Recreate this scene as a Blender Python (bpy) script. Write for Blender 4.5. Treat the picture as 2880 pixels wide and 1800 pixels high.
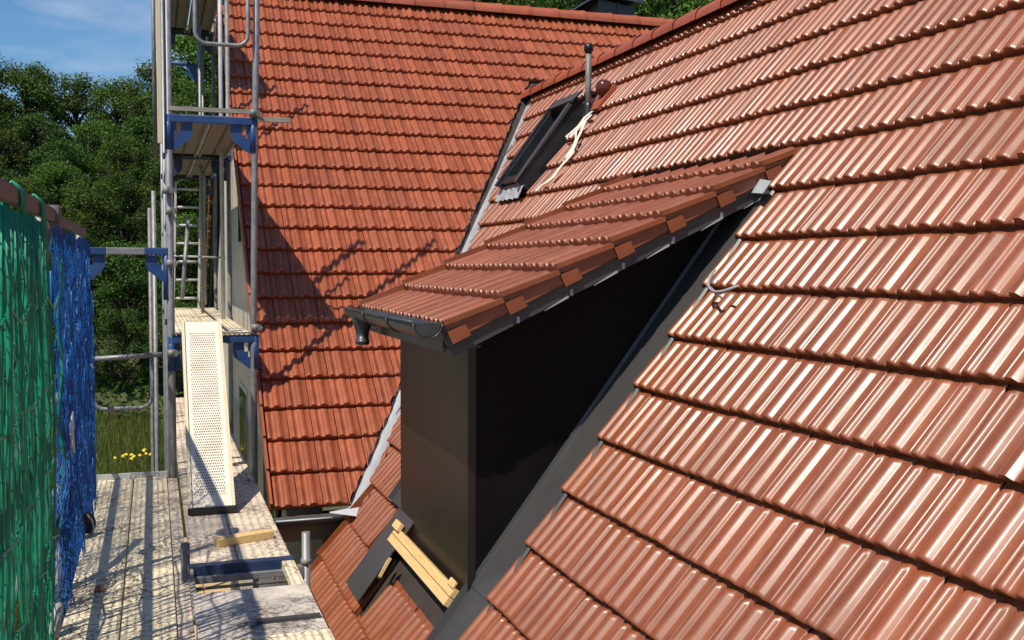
import bpy, bmesh, math, random
from mathutils import Vector, Matrix, noise
R = math.radians
rnd = random.Random(7)
for o in list(bpy.data.objects): bpy.data.objects.remove(o)
SC = bpy.context.scene
COL = SC.collection

# ------------------------------------------------------------------ camera
cam = bpy.data.objects.new('camera', bpy.data.cameras.new('camera'))
COL.objects.link(cam); SC.camera = cam
YAW, PIT, ROL = 0.3300, 0.05064, 0.00271
cam.data.sensor_fit = 'HORIZONTAL'; cam.data.sensor_width = 36.0; cam.data.lens = 36.81
cam.data.clip_start = 0.05; cam.data.clip_end = 2000
fw = Vector((math.sin(YAW)*math.cos(PIT), math.cos(YAW)*math.cos(PIT), -math.sin(PIT)))
rt = Vector((math.cos(YAW), -math.sin(YAW), 0)); up = rt.cross(fw)
rt2 = rt*math.cos(ROL)+up*math.sin(ROL); up2 = up*math.cos(ROL)-rt*math.sin(ROL)
cam.matrix_world = Matrix(((rt2.x, up2.x, -fw.x, 0), (rt2.y, up2.y, -fw.y, 0), (rt2.z, up2.z, -fw.z, 0), (0, 0, 0, 1)))

# ------------------------------------------------------------------ light
SUN = Vector((-0.41, -0.33, 0.85)).normalized()
w = bpy.data.worlds.new('World'); SC.world = w; w.use_nodes = True
nt = w.node_tree; nt.nodes.clear()
wo = nt.nodes.new('ShaderNodeOutputWorld'); bg = nt.nodes.new('ShaderNodeBackground')
sky = nt.nodes.new('ShaderNodeTexSky'); sky.sky_type = 'NISHITA'; sky.sun_disc = False
sky.sun_elevation = math.asin(SUN.z); sky.sun_rotation = math.atan2(SUN.x, SUN.y)
sky.altitude = 300; sky.air_density = 1.0; sky.dust_density = 0.8; sky.ozone_density = 2.6
tc = nt.nodes.new('ShaderNodeTexCoord'); mp = nt.nodes.new('ShaderNodeMapping')
mp.inputs['Scale'].default_value = (2.2, 2.2, 7.0); mp.inputs['Rotation'].default_value = (0.0, 0.25, 0.4)
nz = nt.nodes.new('ShaderNodeTexNoise'); nz.inputs['Scale'].default_value = 1.5; nz.inputs['Detail'].default_value = 6; nz.inputs['Roughness'].default_value = 0.55
cr = nt.nodes.new('ShaderNodeValToRGB'); cr.color_ramp.elements[0].position = 0.54; cr.color_ramp.elements[1].position = 0.86
cr.color_ramp.elements[1].color = (0.75, 0.75, 0.75, 1)
mx = nt.nodes.new('ShaderNodeMix'); mx.data_type = 'RGBA'; mx.inputs['B'].default_value = (7.0, 7.3, 7.9, 1)
L = nt.links.new
L(tc.outputs['Generated'], mp.inputs['Vector']); L(mp.outputs['Vector'], nz.inputs['Vector']); L(nz.outputs['Fac'], cr.inputs['Fac'])
L(cr.outputs['Color'], mx.inputs['Factor']); hsv = nt.nodes.new('ShaderNodeHueSaturation'); hsv.inputs['Saturation'].default_value = 1.30; L(sky.outputs['Color'], hsv.inputs['Color']); L(hsv.outputs['Color'], mx.inputs['A']); L(mx.outputs['Result'], bg.inputs['Color'])
bg.inputs['Strength'].default_value = 0.12; L(bg.outputs['Background'], wo.inputs['Surface'])
sl = bpy.data.lights.new('sun', 'SUN'); sl.energy = 5.0; sl.angle = R(0.5); sl.color = (1.0, 0.925, 0.80)
so = bpy.data.objects.new('sun', sl); COL.objects.link(so); so.rotation_euler = SUN.to_track_quat('Z', 'Y').to_euler(); so.location = (-8, -6, 30)
vs = SC.view_settings; vs.view_transform = 'Standard'; vs.look = 'None'; vs.gamma = 1; vs.exposure = 0.0; vs.use_curve_mapping = False
SC.render.resolution_x = 1024; SC.render.resolution_y = 640

# ------------------------------------------------------------------ materials
MATS = {}
def newmat(name, col, rough=0.6, metal=0.0, spec=0.5):
    m = bpy.data.materials.new(name); m.use_nodes = True
    b = m.node_tree.nodes['Principled BSDF']
    b.inputs['Base Color'].default_value = (*col, 1); b.inputs['Roughness'].default_value = rough
    b.inputs['Metallic'].default_value = metal; b.inputs['Specular IOR Level'].default_value = spec
    MATS[name] = m
    return m, m.node_tree, b
def N(t, typ, **kw):
    n = t.nodes.new(typ)
    for k, v in kw.items():
        if k in n.inputs: n.inputs[k].default_value = v
        else: setattr(n, k, v)
    return n
def mottle(name, c1, c2, scale=6, rough=0.6, metal=0.0, bump=0.1, bscale=40, detail=5, lo=0.35, hi=0.65, rvar=0.12, spec=0.5, stretch=None, coord='Object', objvar=0.0):
    m, t, b = newmat(name, c1, rough, metal, spec)
    k = t.links.new
    tcn = N(t, 'ShaderNodeTexCoord'); src = tcn.outputs[coord]
    if stretch:
        mpn = N(t, 'ShaderNodeMapping', Scale=stretch); k(src, mpn.inputs['Vector']); src = mpn.outputs['Vector']
    n1 = N(t, 'ShaderNodeTexNoise', Scale=scale, Detail=detail, Roughness=0.6); k(src, n1.inputs['Vector'])
    r1 = N(t, 'ShaderNodeValToRGB'); e = r1.color_ramp.elements
    e[0].position = lo; e[1].position = hi; e[0].color = (*c1, 1); e[1].color = (*c2, 1)
    k(n1.outputs['Fac'], r1.inputs['Fac']); out = r1.outputs['Color']
    if objvar:
        oi = N(t, 'ShaderNodeObjectInfo'); gm = N(t, 'ShaderNodeNewGeometry')
        ad = N(t, 'ShaderNodeMath', operation='ADD'); fr = N(t, 'ShaderNodeMath', operation='FRACT')
        k(oi.outputs['Random'], ad.inputs[0]); k(gm.outputs['Random Per Island'], ad.inputs[1]); k(ad.outputs[0], fr.inputs[0])
        mr = N(t, 'ShaderNodeMapRange'); mr.inputs['To Min'].default_value = 1-objvar; mr.inputs['To Max'].default_value = 1+objvar
        k(fr.outputs[0], mr.inputs['Value'])
        hs = N(t, 'ShaderNodeHueSaturation'); k(out, hs.inputs['Color']); k(mr.outputs['Result'], hs.inputs['Value'])
        out = hs.outputs['Color']
    k(out, b.inputs['Base Color'])
    if rvar:
        mr2 = N(t, 'ShaderNodeMapRange'); mr2.inputs['To Min'].default_value = max(0.03, rough-rvar); mr2.inputs['To Max'].default_value = min(1, rough+rvar)
        k(n1.outputs['Fac'], mr2.inputs['Value']); k(mr2.outputs['Result'], b.inputs['Roughness'])
    if bump:
        n2 = N(t, 'ShaderNodeTexNoise', Scale=bscale, Detail=4); k(src, n2.inputs['Vector'])
        bp = N(t, 'ShaderNodeBump', Strength=bump, Distance=0.01); k(n2.outputs['Fac'], bp.inputs['Height']); k(bp.outputs['Normal'], b.inputs['Normal'])
    return m, t, b

def tile_mat(name, c1, c2, rough, speck):
    m, t, b = mottle(name, c1, c2, scale=9, rough=rough, bump=0.25*speck+0.03, bscale=60 if speck else 14, rvar=0.04, objvar=0.13, spec=0.65 if not speck else 0.5)
    k = t.links.new; oi = N(t, 'ShaderNodeObjectInfo'); gm = N(t, 'ShaderNodeNewGeometry'); ad = N(t, 'ShaderNodeMath', operation='ADD'); fr = N(t, 'ShaderNodeMath', operation='FRACT')
    k(oi.outputs['Random'], ad.inputs[0]); k(gm.outputs['Random Per Island'], ad.inputs[1])
    mu = N(t, 'ShaderNodeMath', operation='MULTIPLY'); mu.inputs[1].default_value = 7.31; k(ad.outputs[0], mu.inputs[0]); k(mu.outputs[0], fr.inputs[0])
    tcn = N(t, 'ShaderNodeTexCoord'); dn = N(t, 'ShaderNodeTexNoise', Scale=5.0, Detail=6, Roughness=0.7)
    cmb = N(t, 'ShaderNodeCombineXYZ'); k(fr.outputs[0], cmb.inputs[2]); va = N(t, 'ShaderNodeVectorMath', operation='MULTIPLY_ADD')
    k(cmb.outputs[0], va.inputs[0]); va.inputs[1].default_value = (1, 1, 37.0); k(tcn.outputs['Object'], va.inputs[2]); k(va.outputs[0], dn.inputs['Vector'])
    ra = N(t, 'ShaderNodeMapRange'); ra.inputs['To Min'].default_value = rough-.07; ra.inputs['To Max'].default_value = rough+.07; k(fr.outputs[0], ra.inputs['Value'])
    rb = N(t, 'ShaderNodeMapRange'); rb.inputs['From Min'].default_value = .35; rb.inputs['From Max'].default_value = .75; rb.inputs['To Min'].default_value = -.03; rb.inputs['To Max'].default_value = .14; k(dn.outputs['Fac'], rb.inputs['Value'])
    rs = N(t, 'ShaderNodeMath', operation='ADD'); k(ra.outputs[0], rs.inputs[0]); k(rb.outputs[0], rs.inputs[1]); k(rs.outputs[0], b.inputs['Roughness'])
    if not speck: b.inputs['Coat Weight'].default_value = 0.34; b.inputs['Coat Roughness'].default_value = 0.26; b.inputs['Coat IOR'].default_value = 1.45
    # thin dust film in patches
    src = b.inputs['Base Color'].links[0].from_socket
    dr_ = N(t, 'ShaderNodeValToRGB'); e = dr_.color_ramp.elements; e[0].position = .52; e[1].position = .80; e[1].color = (.20,)*3+(1,)
    k(dn.outputs['Fac'], dr_.inputs['Fac']); dm = N(t, 'ShaderNodeMix', data_type='RGBA'); dm.inputs['B'].default_value = (.42, .22, .13, 1) if not speck else (.20, .085, .045, 1)
    k(dr_.outputs['Color'], dm.inputs['Factor']); k(src, dm.inputs['A']); k(dm.outputs['Result'], b.inputs['Base Color'])
    return m
tile_mat('tile', (0.270, 0.072, 0.021), (0.215, 0.055, 0.016), 0.42, 0)
tile_mat('tile_far', (0.355, 0.094, 0.038), (0.265, 0.066, 0.027), 0.42, 1)
tile_mat('tile_ridge', (0.36, 0.085, 0.036), (0.30, 0.068, 0.028), 0.5, 1)
mottle('roof_felt', (0.03, 0.022, 0.018), (0.05, 0.035, 0.03), rough=0.8)
mottle('anthracite', (0.060, 0.058, 0.057), (0.052, 0.050, 0.050), scale=3, rough=0.42, bump=0.02, bscale=8, rvar=0.05)
mottle('membrane', (0.0050, 0.0036, 0.0032), (0.0075, 0.0058, 0.0052), scale=2, rough=0.55, bump=0.10, bscale=4, rvar=0.1, spec=0.15)
mottle('clad_dark', (0.0125, 0.0100, 0.0080), (0.017, 0.0140, 0.0115), scale=2, rough=0.42, bump=0.05, bscale=4, rvar=0.08, spec=0.6)
mottle('zinc', (0.36, 0.375, 0.395), (0.45, 0.465, 0.485), scale=5, rough=0.5, metal=0.2, bump=0.05, bscale=14)
mottle('gutter_metal', (0.060, 0.062, 0.066), (0.085, 0.088, 0.092), scale=6, rough=0.4, metal=0.4, bump=0.04, bscale=12)
mottle('black_frame', (0.012, 0.013, 0.015), (0.020, 0.021, 0.023), scale=8, rough=0.35, bump=0.02)
mottle('galvanised', (0.20, 0.202, 0.205), (0.29, 0.292, 0.292), scale=14, rough=0.5, metal=0.3, bump=0.06, bscale=60, rvar=0.1)
mottle('galvanised_dirty', (0.15, 0.145, 0.135), (0.26, 0.25, 0.24), scale=11, rough=0.6, metal=0.3, bump=0.1, bscale=50)
mottle('blue_paint', (0.013, 0.050, 0.165), (0.024, 0.072, 0.20), scale=7, rough=0.45, bump=0.05, bscale=30)
mottle('blue_dark', (0.010, 0.028, 0.09), (0.03, 0.045, 0.10), scale=9, rough=0.5, bump=0.08, bscale=40)
mottle('white_metal', (0.52, 0.52, 0.50), (0.38, 0.38, 0.365), scale=12, rough=0.5, bump=0.04)
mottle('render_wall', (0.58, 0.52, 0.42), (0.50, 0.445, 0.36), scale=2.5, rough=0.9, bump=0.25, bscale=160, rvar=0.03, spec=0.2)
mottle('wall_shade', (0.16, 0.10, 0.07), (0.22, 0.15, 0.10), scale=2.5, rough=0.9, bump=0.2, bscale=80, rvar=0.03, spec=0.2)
mottle('timber', (0.66, 0.43, 0.17), (0.74, 0.52, 0.24), scale=5, rough=0.65, bump=0.15, bscale=30, stretch=(14, 1.2, 14))
mottle('timber_pale', (0.70, 0.61, 0.43), (0.62, 0.52, 0.35), scale=5, rough=0.7, bump=0.15, bscale=30, stretch=(14, 14, 1.2))
mottle('timber_grey', (0.22, 0.20, 0.17), (0.36, 0.33, 0.28), scale=6, rough=0.8, bump=0.2, bscale=30, stretch=(1.2, 14, 14))
mottle('net_green', (0.003, 0.16, 0.085), (0.010, 0.28, 0.15), scale=9, rough=0.5, bump=0.0)
mottle('net_blue', (0.002, 0.050, 0.210), (0.006, 0.130, 0.450), scale=12, rough=0.42, bump=0.0)
mottle('pipe_grey', (0.30, 0.285, 0.27), (0.38, 0.365, 0.345), scale=5, rough=0.55, bump=0.03)
mottle('rail_brown', (0.105, 0.090, 0.080), (0.145, 0.122, 0.108), scale=6, rough=0.55, bump=0.05, stretch=(8, 1, 8))
mottle('strap', (0.80, 0.74, 0.60), (0.70, 0.63, 0.50), scale=30, rough=0.7, bump=0.1)
mottle('black_rubber', (0.008, 0.008, 0.008), (0.014, 0.014, 0.014), rough=0.35, bump=0.0)
mottle('vent_brown', (0.10, 0.022, 0.012), (0.12, 0.027, 0.014), rough=0.18, bump=0.0, rvar=0.02)
mottle('paper', (0.75, 0.72, 0.70), (0.55, 0.50, 0.48), scale=20, rough=0.7)
mottle('bark', (0.05, 0.038, 0.026), (0.09, 0.07, 0.05), scale=12, rough=0.9, bump=0.3)
mottle('lower_boards', (0.45, 0.30, 0.14), (0.56, 0.40, 0.21), scale=6, rough=0.8)
m, t, b = newmat('glass', (0.012, 0.014, 0.017), 0.06, 0, 0.6)
# weathered decking: cream non-slip boards with stains, cement splashes and net-shadow crackle painted as dark lines
def deck_mat(name, c1, c2, dirt, net_shade, ribs):
    m, t, b = newmat(name, c1, 0.75, 0, 0.3); k = t.links.new
    tcn = N(t, 'ShaderNodeTexCoord'); o = tcn.outputs['Object']
    n1 = N(t, 'ShaderNodeTexNoise', Scale=3.0, Detail=8, Roughness=0.7); k(o, n1.inputs['Vector'])
    r1 = N(t, 'ShaderNodeValToRGB'); e = r1.color_ramp.elements; e[0].position = 0.38; e[1].position = 0.66; e[0].color = (*c2, 1); e[1].color = (*c1, 1)
    k(n1.outputs['Fac'], r1.inputs['Fac'])
    n3 = N(t, 'ShaderNodeTexNoise', Scale=22.0, Detail=7, Roughness=0.75); k(o, n3.inputs['Vector'])
    n4 = N(t, 'ShaderNodeTexNoise', Scale=1.6, Detail=3); k(o, n4.inputs['Vector'])
    ml = N(t, 'ShaderNodeMath', operation='MULTIPLY'); k(n3.outputs['Fac'], ml.inputs[0]); k(n4.outputs['Fac'], ml.inputs[1])
    r2 = N(t, 'ShaderNodeValToRGB'); e = r2.color_ramp.elements; e[0].position = 0.27; e[1].position = 0.36; e[0].color = (0, 0, 0, 1); e[1].color = (dirt,)*3+(1,)
    k(ml.outputs[0], r2.inputs['Fac'])
    m1 = N(t, 'ShaderNodeMix', data_type='RGBA'); m1.inputs['B'].default_value = (0.13, 0.115, 0.10, 1)
    k(r2.outputs['Color'], m1.inputs['Factor']); k(r1.outputs['Color'], m1.inputs['A'])
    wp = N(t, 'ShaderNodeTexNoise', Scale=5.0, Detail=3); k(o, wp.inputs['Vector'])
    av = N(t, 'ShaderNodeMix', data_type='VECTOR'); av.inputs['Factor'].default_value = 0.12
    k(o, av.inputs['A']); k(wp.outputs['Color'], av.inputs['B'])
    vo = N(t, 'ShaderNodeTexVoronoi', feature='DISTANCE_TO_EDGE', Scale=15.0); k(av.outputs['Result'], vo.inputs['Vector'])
    r3 = N(t, 'ShaderNodeValToRGB'); e = r3.color_ramp.elements; e[0].position = 0.018; e[1].position = 0.060; e[0].color = (net_shade,)*3+(1,); e[1].color = (0, 0, 0, 1)
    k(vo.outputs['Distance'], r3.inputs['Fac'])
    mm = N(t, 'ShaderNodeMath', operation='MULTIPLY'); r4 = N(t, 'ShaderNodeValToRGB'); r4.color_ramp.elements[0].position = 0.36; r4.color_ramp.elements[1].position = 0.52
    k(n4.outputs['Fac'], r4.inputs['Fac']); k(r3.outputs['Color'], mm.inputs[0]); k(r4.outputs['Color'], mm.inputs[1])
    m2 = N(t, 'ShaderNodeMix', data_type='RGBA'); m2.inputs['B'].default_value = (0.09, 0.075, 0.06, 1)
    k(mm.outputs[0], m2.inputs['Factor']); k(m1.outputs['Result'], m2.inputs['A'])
    k(m2.outputs['Result'], b.inputs['Base Color'])
    wv = N(t, 'ShaderNodeTexWave', wave_type='BANDS', bands_direction='X', Scale=ribs); k(o, wv.inputs['Vector'])
    bm_ = N(t, 'ShaderNodeBump', Strength=0.8, Distance=0.008); k(wv.outputs['Fac'], bm_.inputs['Height'])
    bm2 = N(t, 'ShaderNodeBump', Strength=0.25, Distance=0.005); k(n3.outputs['Fac'], bm2.inputs['Height']); k(bm_.outputs['Normal'], bm2.inputs['Normal'])
    k(bm2.outputs['Normal'], b.inputs['Normal'])
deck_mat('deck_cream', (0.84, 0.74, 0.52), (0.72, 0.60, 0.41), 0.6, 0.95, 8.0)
deck_mat('deck_pink', (0.76, 0.64, 0.49), (0.60, 0.485, 0.38), 0.7, 0.75, 6.0)
deck_mat('deck_worn', (0.74, 0.65, 0.55), (0.42, 0.37, 0.33), 1.0, 0.6, 0.01)
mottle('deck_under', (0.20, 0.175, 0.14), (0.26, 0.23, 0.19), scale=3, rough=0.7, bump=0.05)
# perforated aluminium ramp (holes drawn as a print of dots on the sheet)
def perf_mat():
    m, t, b = newmat('perforated', (0.72, 0.62, 0.46), 0.6, 0, 0.35); k = t.links.new
    tcn = N(t, 'ShaderNodeTexCoord'); sx = N(t, 'ShaderNodeSeparateXYZ'); k(tcn.outputs['UV'], sx.inputs[0])
    def mth(op, a, bb=None):
        n = N(t, 'ShaderNodeMath', operation=op)
        for i, v in enumerate((a, bb)):
            if v is None: continue
            if isinstance(v, (int, float)): n.inputs[i].default_value = v
            else: k(v, n.inputs[i])
        return n.outputs[0]
    fl = mth('FLOOR', mth('MULTIPLY', sx.outputs['Y'], 74.0)); od = mth('MULTIPLY', mth('MODULO', fl, 2.0), 0.5)
    u = mth('SUBTRACT', mth('FRACT', mth('ADD', mth('MULTIPLY', sx.outputs['X'], 17.0), od)), 0.5)
    v = mth('SUBTRACT', mth('FRACT', mth('MULTIPLY', sx.outputs['Y'], 74.0)), 0.5)
    d = mth('SQRT', mth('ADD', mth('MULTIPLY', u, u), mth('MULTIPLY', v, v)))
    hole = mth('LESS_THAN', d, 0.27)
    inx = mth('MULTIPLY', mth('GREATER_THAN', sx.outputs['X'], 0.13), mth('LESS_THAN', sx.outputs['X'], 0.87))
    iny = mth('MULTIPLY', mth('GREATER_THAN', sx.outputs['Y'], 0.06), mth('LESS_THAN', sx.outputs['Y'], 0.93))
    hole = mth('MULTIPLY', hole, mth('MULTIPLY', inx, iny))
    n1 = N(t, 'ShaderNodeTexNoise', Scale=7.0, Detail=6); k(tcn.outputs['Object'], n1.inputs['Vector'])
    r1 = N(t, 'ShaderNodeValToRGB'); e = r1.color_ramp.elements; e[0].position = 0.35; e[1].position = 0.6; e[0].color = (0.66, 0.60, 0.49, 1); e[1].color = (0.78, 0.72, 0.60, 1)
    k(n1.outputs['Fac'], r1.inputs['Fac'])
    mi = N(t, 'ShaderNodeMix', data_type='RGBA'); mi.inputs['B'].default_value = (0.07, 0.055, 0.045, 1)
    k(hole, mi.inputs['Factor']); k(r1.outputs['Color'], mi.inputs['A']); k(mi.outputs['Result'], b.inputs['Base Color'])
    bpn = N(t, 'ShaderNodeBump', Strength=0.6, Distance=0.004, invert=True); k(hole, bpn.inputs['Height']); k(bpn.outputs['Normal'], b.inputs['Normal'])
perf_mat()
# foliage
def leaf_mat(name, c1, c2, tr=0.35):
    m, t, b = newmat(name, c1, 0.55, 0, 0.25); k = t.links.new
    gm = N(t, 'ShaderNodeNewGeometry'); oi = N(t, 'ShaderNodeObjectInfo')
    r1 = N(t, 'ShaderNodeValToRGB'); e = r1.color_ramp.elements; e[0].color = (*c1, 1); e[1].color = (*c2, 1)
    k(gm.outputs['Random Per Island'], r1.inputs['Fac'])
    mr = N(t, 'ShaderNodeMapRange'); mr.inputs['To Min'].default_value = 0.7; mr.inputs['To Max'].default_value = 1.3; k(oi.outputs['Random'], mr.inputs['Value'])
    mh = N(t, 'ShaderNodeMapRange'); mh.inputs['To Min'].default_value = 0.475; mh.inputs['To Max'].default_value = 0.515; k(oi.outputs['Random'], mh.inputs['Value'])
    hs = N(t, 'ShaderNodeHueSaturation'); k(r1.outputs['Color'], hs.inputs['Color']); k(mr.outputs['Result'], hs.inputs['Value']); k(mh.outputs['Result'], hs.inputs['Hue'])
    k(hs.outputs['Color'], b.inputs['Base Color'])
    tl = N(t, 'ShaderNodeBsdfTranslucent'); k(hs.outputs['Color'], tl.inputs['Color'])
    ms = N(t, 'ShaderNodeMixShader'); ms.inputs[0].default_value = tr
    k(b.outputs[0], ms.inputs[1]); k(tl.outputs[0], ms.inputs[2]); k(ms.outputs[0], t.nodes['Material Output'].inputs['Surface'])
leaf_mat('leaf', (0.034, 0.080, 0.009), (0.125, 0.205, 0.028))
leaf_mat('leaf_dark', (0.022, 0.058, 0.008), (0.085, 0.150, 0.022))
leaf_mat('grass', (0.085, 0.13, 0.022), (0.22, 0.25, 0.060), 0.45)
mottle('soil', (0.045, 0.060, 0.018), (0.085, 0.085, 0.032), scale=0.5, rough=0.95, bump=0.2, bscale=3, detail=8)
mottle('petal_white', (0.8, 0.78, 0.74), (0.75, 0.73, 0.70), rough=0.7, bump=0)
mottle('petal_yellow', (0.75, 0.52, 0.03), (0.8, 0.6, 0.05), rough=0.7, bump=0)

# ------------------------------------------------------------------ mesh helpers
class MB:
    def __init__(s): s.v = []; s.f = []; s.sm = []; s.uv = {}
    def add(s, vs_, fs_, smooth=False):
        o = len(s.v); s.v += [Vector(p) for p in vs_]
        for f in fs_: s.f.append([i+o for i in f]); s.sm.append(smooth)
        return s
    def box(s, c, d, M=None):
        x, y, z = d[0]/2, d[1]/2, d[2]/2; c = Vector(c)
        P = [Vector((i*x, j*y, k*z)) for i in (-1, 1) for j in (-1, 1) for k in (-1, 1)]
        if M: P = [M @ p for p in P]
        return s.add([c+p for p in P], [(0, 1, 3, 2), (4, 6, 7, 5), (0, 4, 5, 1), (2, 3, 7, 6), (0, 2, 6, 4), (1, 5, 7, 3)])
    def box2(s, a, b):
        return s.box([(a[i]+b[i])/2 for i in range(3)], [abs(b[i]-a[i]) for i in range(3)])
    def bar(s, a, b, wd, h, upv=(0, 0, 1)):
        a, b = Vector(a), Vector(b); d = (b-a); u = Vector(upv); x = d.cross(u)
        if x.length < 1e-6: x = d.cross(Vector((0, 1, 0)))
        x.normalize(); z = x.cross(d).normalized()
        P = [p+x*i*wd/2+z*k*h/2 for p in (a, b) for i, k in ((-1, -1), (1, -1), (1, 1), (-1, 1))]
        return s.add(P, [(0, 3, 2, 1), (4, 5, 6, 7), (0, 1, 5, 4), (1, 2, 6, 5), (2, 3, 7, 6), (3, 0, 4, 7)])
    def tube(s, pts, r, n=10, cap=True, rads=None):
        pts = [Vector(p) for p in pts]; rings = []; T = []
        for i, p in enumerate(pts):
            a = pts[max(i-1, 0)]; b = pts[min(i+1, len(pts)-1)]; T.append((b-a).normalized())
        ref = Vector((0, 0, 1)) if abs(T[0].z) < 0.9 else Vector((1, 0, 0))
        x = T[0].cross(ref).normalized()
        V = []
        for i, p in enumerate(pts):
            x = (x-T[i]*x.dot(T[i])).normalized(); y = T[i].cross(x); rr = rads[i] if rads else r
            V += [p+(x*math.cos(2*math.pi*j/n)+y*math.sin(2*math.pi*j/n))*rr for j in range(n)]
        F = [(i*n+j, i*n+(j+1) % n, (i+1)*n+(j+1) % n, (i+1)*n+j) for i in range(len(pts)-1) for j in range(n)]
        s.add(V, F, True)
        if cap:
            o = len(V); k = len(s.v)-o
            s.f.append([k+j for j in range(n)][::-1]); s.sm.append(False)
            s.f.append([k+(len(pts)-1)*n+j for j in range(n)]); s.sm.append(False)
        return s
    def prism(s, poly, ext):
        n = len(poly); e = Vector(ext); P = [Vector(p) for p in poly]
        return s.add(P+[p+e for p in P], [list(range(n))[::-1], list(range(n, 2*n))]+[(i, (i+1) % n, n+(i+1) % n, n+i) for i in range(n)])
    def lathe(s, base, axis, prof, n=16):
        base = Vector(base); a = Vector(axis).normalized(); x = a.orthogonal().normalized(); y = a.cross(x)
        V = [base+a*h+(x*math.cos(2*math.pi*j/n)+y*math.sin(2*math.pi*j/n))*r for r, h in prof for j in range(n)]
        F = [(i*n+j, i*n+(j+1) % n, (i+1)*n+(j+1) % n, (i+1)*n+j) for i in range(len(prof)-1) for j in range(n)]
        return s.add(V, F, True)
    def mesh(s, name, off=Vector((0, 0, 0))):
        me = bpy.data.meshes.new(name); me.from_pydata([tuple(p-off) for p in s.v], [], s.f)
        me.polygons.foreach_set('use_smooth', s.sm); me.update(); return me
    def build(s, name, mat, parent=None, bevel=0, fixn=True):
        off = wloc(parent)
        me = s.mesh(name, off)
        if fixn and len(me.polygons) < 60000:
            b = bmesh.new(); b.from_mesh(me); bmesh.ops.recalc_face_normals(b, faces=b.faces); b.to_mesh(me); b.free()
        me.materials.append(MATS[mat]); o = bpy.data.objects.new(name, me); COL.objects.link(o)
        if parent: o.parent = parent
        if bevel:
            md = o.modifiers.new('bevel', 'BEVEL'); md.width = bevel; md.segments = 2; md.limit_method = 'ANGLE'
        return o
WL = {}
def wloc(o):
    p = Vector((0, 0, 0))
    while o: p += o.location; o = o.parent
    return p
def tag(o, label, cat, group=None):
    o['label'] = label; o['category'] = cat
    if group: o['group'] = group
    return o
def thing(name, loc, label, cat, group=None):
    o = bpy.data.objects.new(name, None); o.empty_display_size = 0.2; COL.objects.link(o); o.location = loc
    return tag(o, label, cat, group)
def struct(o): o['kind'] = 'structure'; return o

# ------------------------------------------------------------------ roof geometry (metres, eye of the viewer on the scaffold = origin)
G = 0.34                                  # course spacing
TA, HA, XA0 = 1.31438, 3.82518, 3.04896   # near roof: z = TA*x - HA ; course 0 at x = XA0
CA = 1/math.hypot(1, TA); SA = TA*CA
TB, YB, ZB = 0.91029, 8.26362, -1.8734    # far roof: z = ZB + TB*(y-YB)
CB = 1/math.hypot(1, TB); SB = TB*CB
TD, ZD = 0.47083, -0.918                  # dormer roof: z = TD*x + ZD
CD = 1/math.hypot(1, TD); SD = TD*CD
def A(x, y, h=0): return Vector((x-SA*h, y, TA*x-HA+CA*h))
def B(x, y, h=0): return Vector((x, y-SB*h, ZB+TB*(y-YB)+CB*h))
def Dm(x, y, h=0): return Vector((x-SD*h, y, TD*x+ZD+CD*h))
def frame(ey, ez, o):
    ex = ey.cross(ez)
    return Matrix(((ex.x, ey.x, ez.x, o.x), (ex.y, ey.y, ez.y, o.y), (ex.z, ey.z, ez.z, o.z), (0, 0, 0, 1)))
eyA, ezA = Vector((CA, 0, SA)), Vector((-SA, 0, CA))
eyB, ezB = Vector((0, CB, SB)), Vector((0, -SB, CB))
eyD, ezD = Vector((CD, 0, SD)), Vector((-SD, 0, CD))
V0 = Vector((1.483, 8.215, -1.885)); V1 = Vector((4.585, 12.80, 2.20))       # valley line
vd = (V1-V0); nv = Vector((vd.y, -vd.x, 0)).normalized()
RXA = 4.585; RZA = TA*RXA-HA; RYB = 14.33; RZB = ZB+TB*(RYB-YB)

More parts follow.
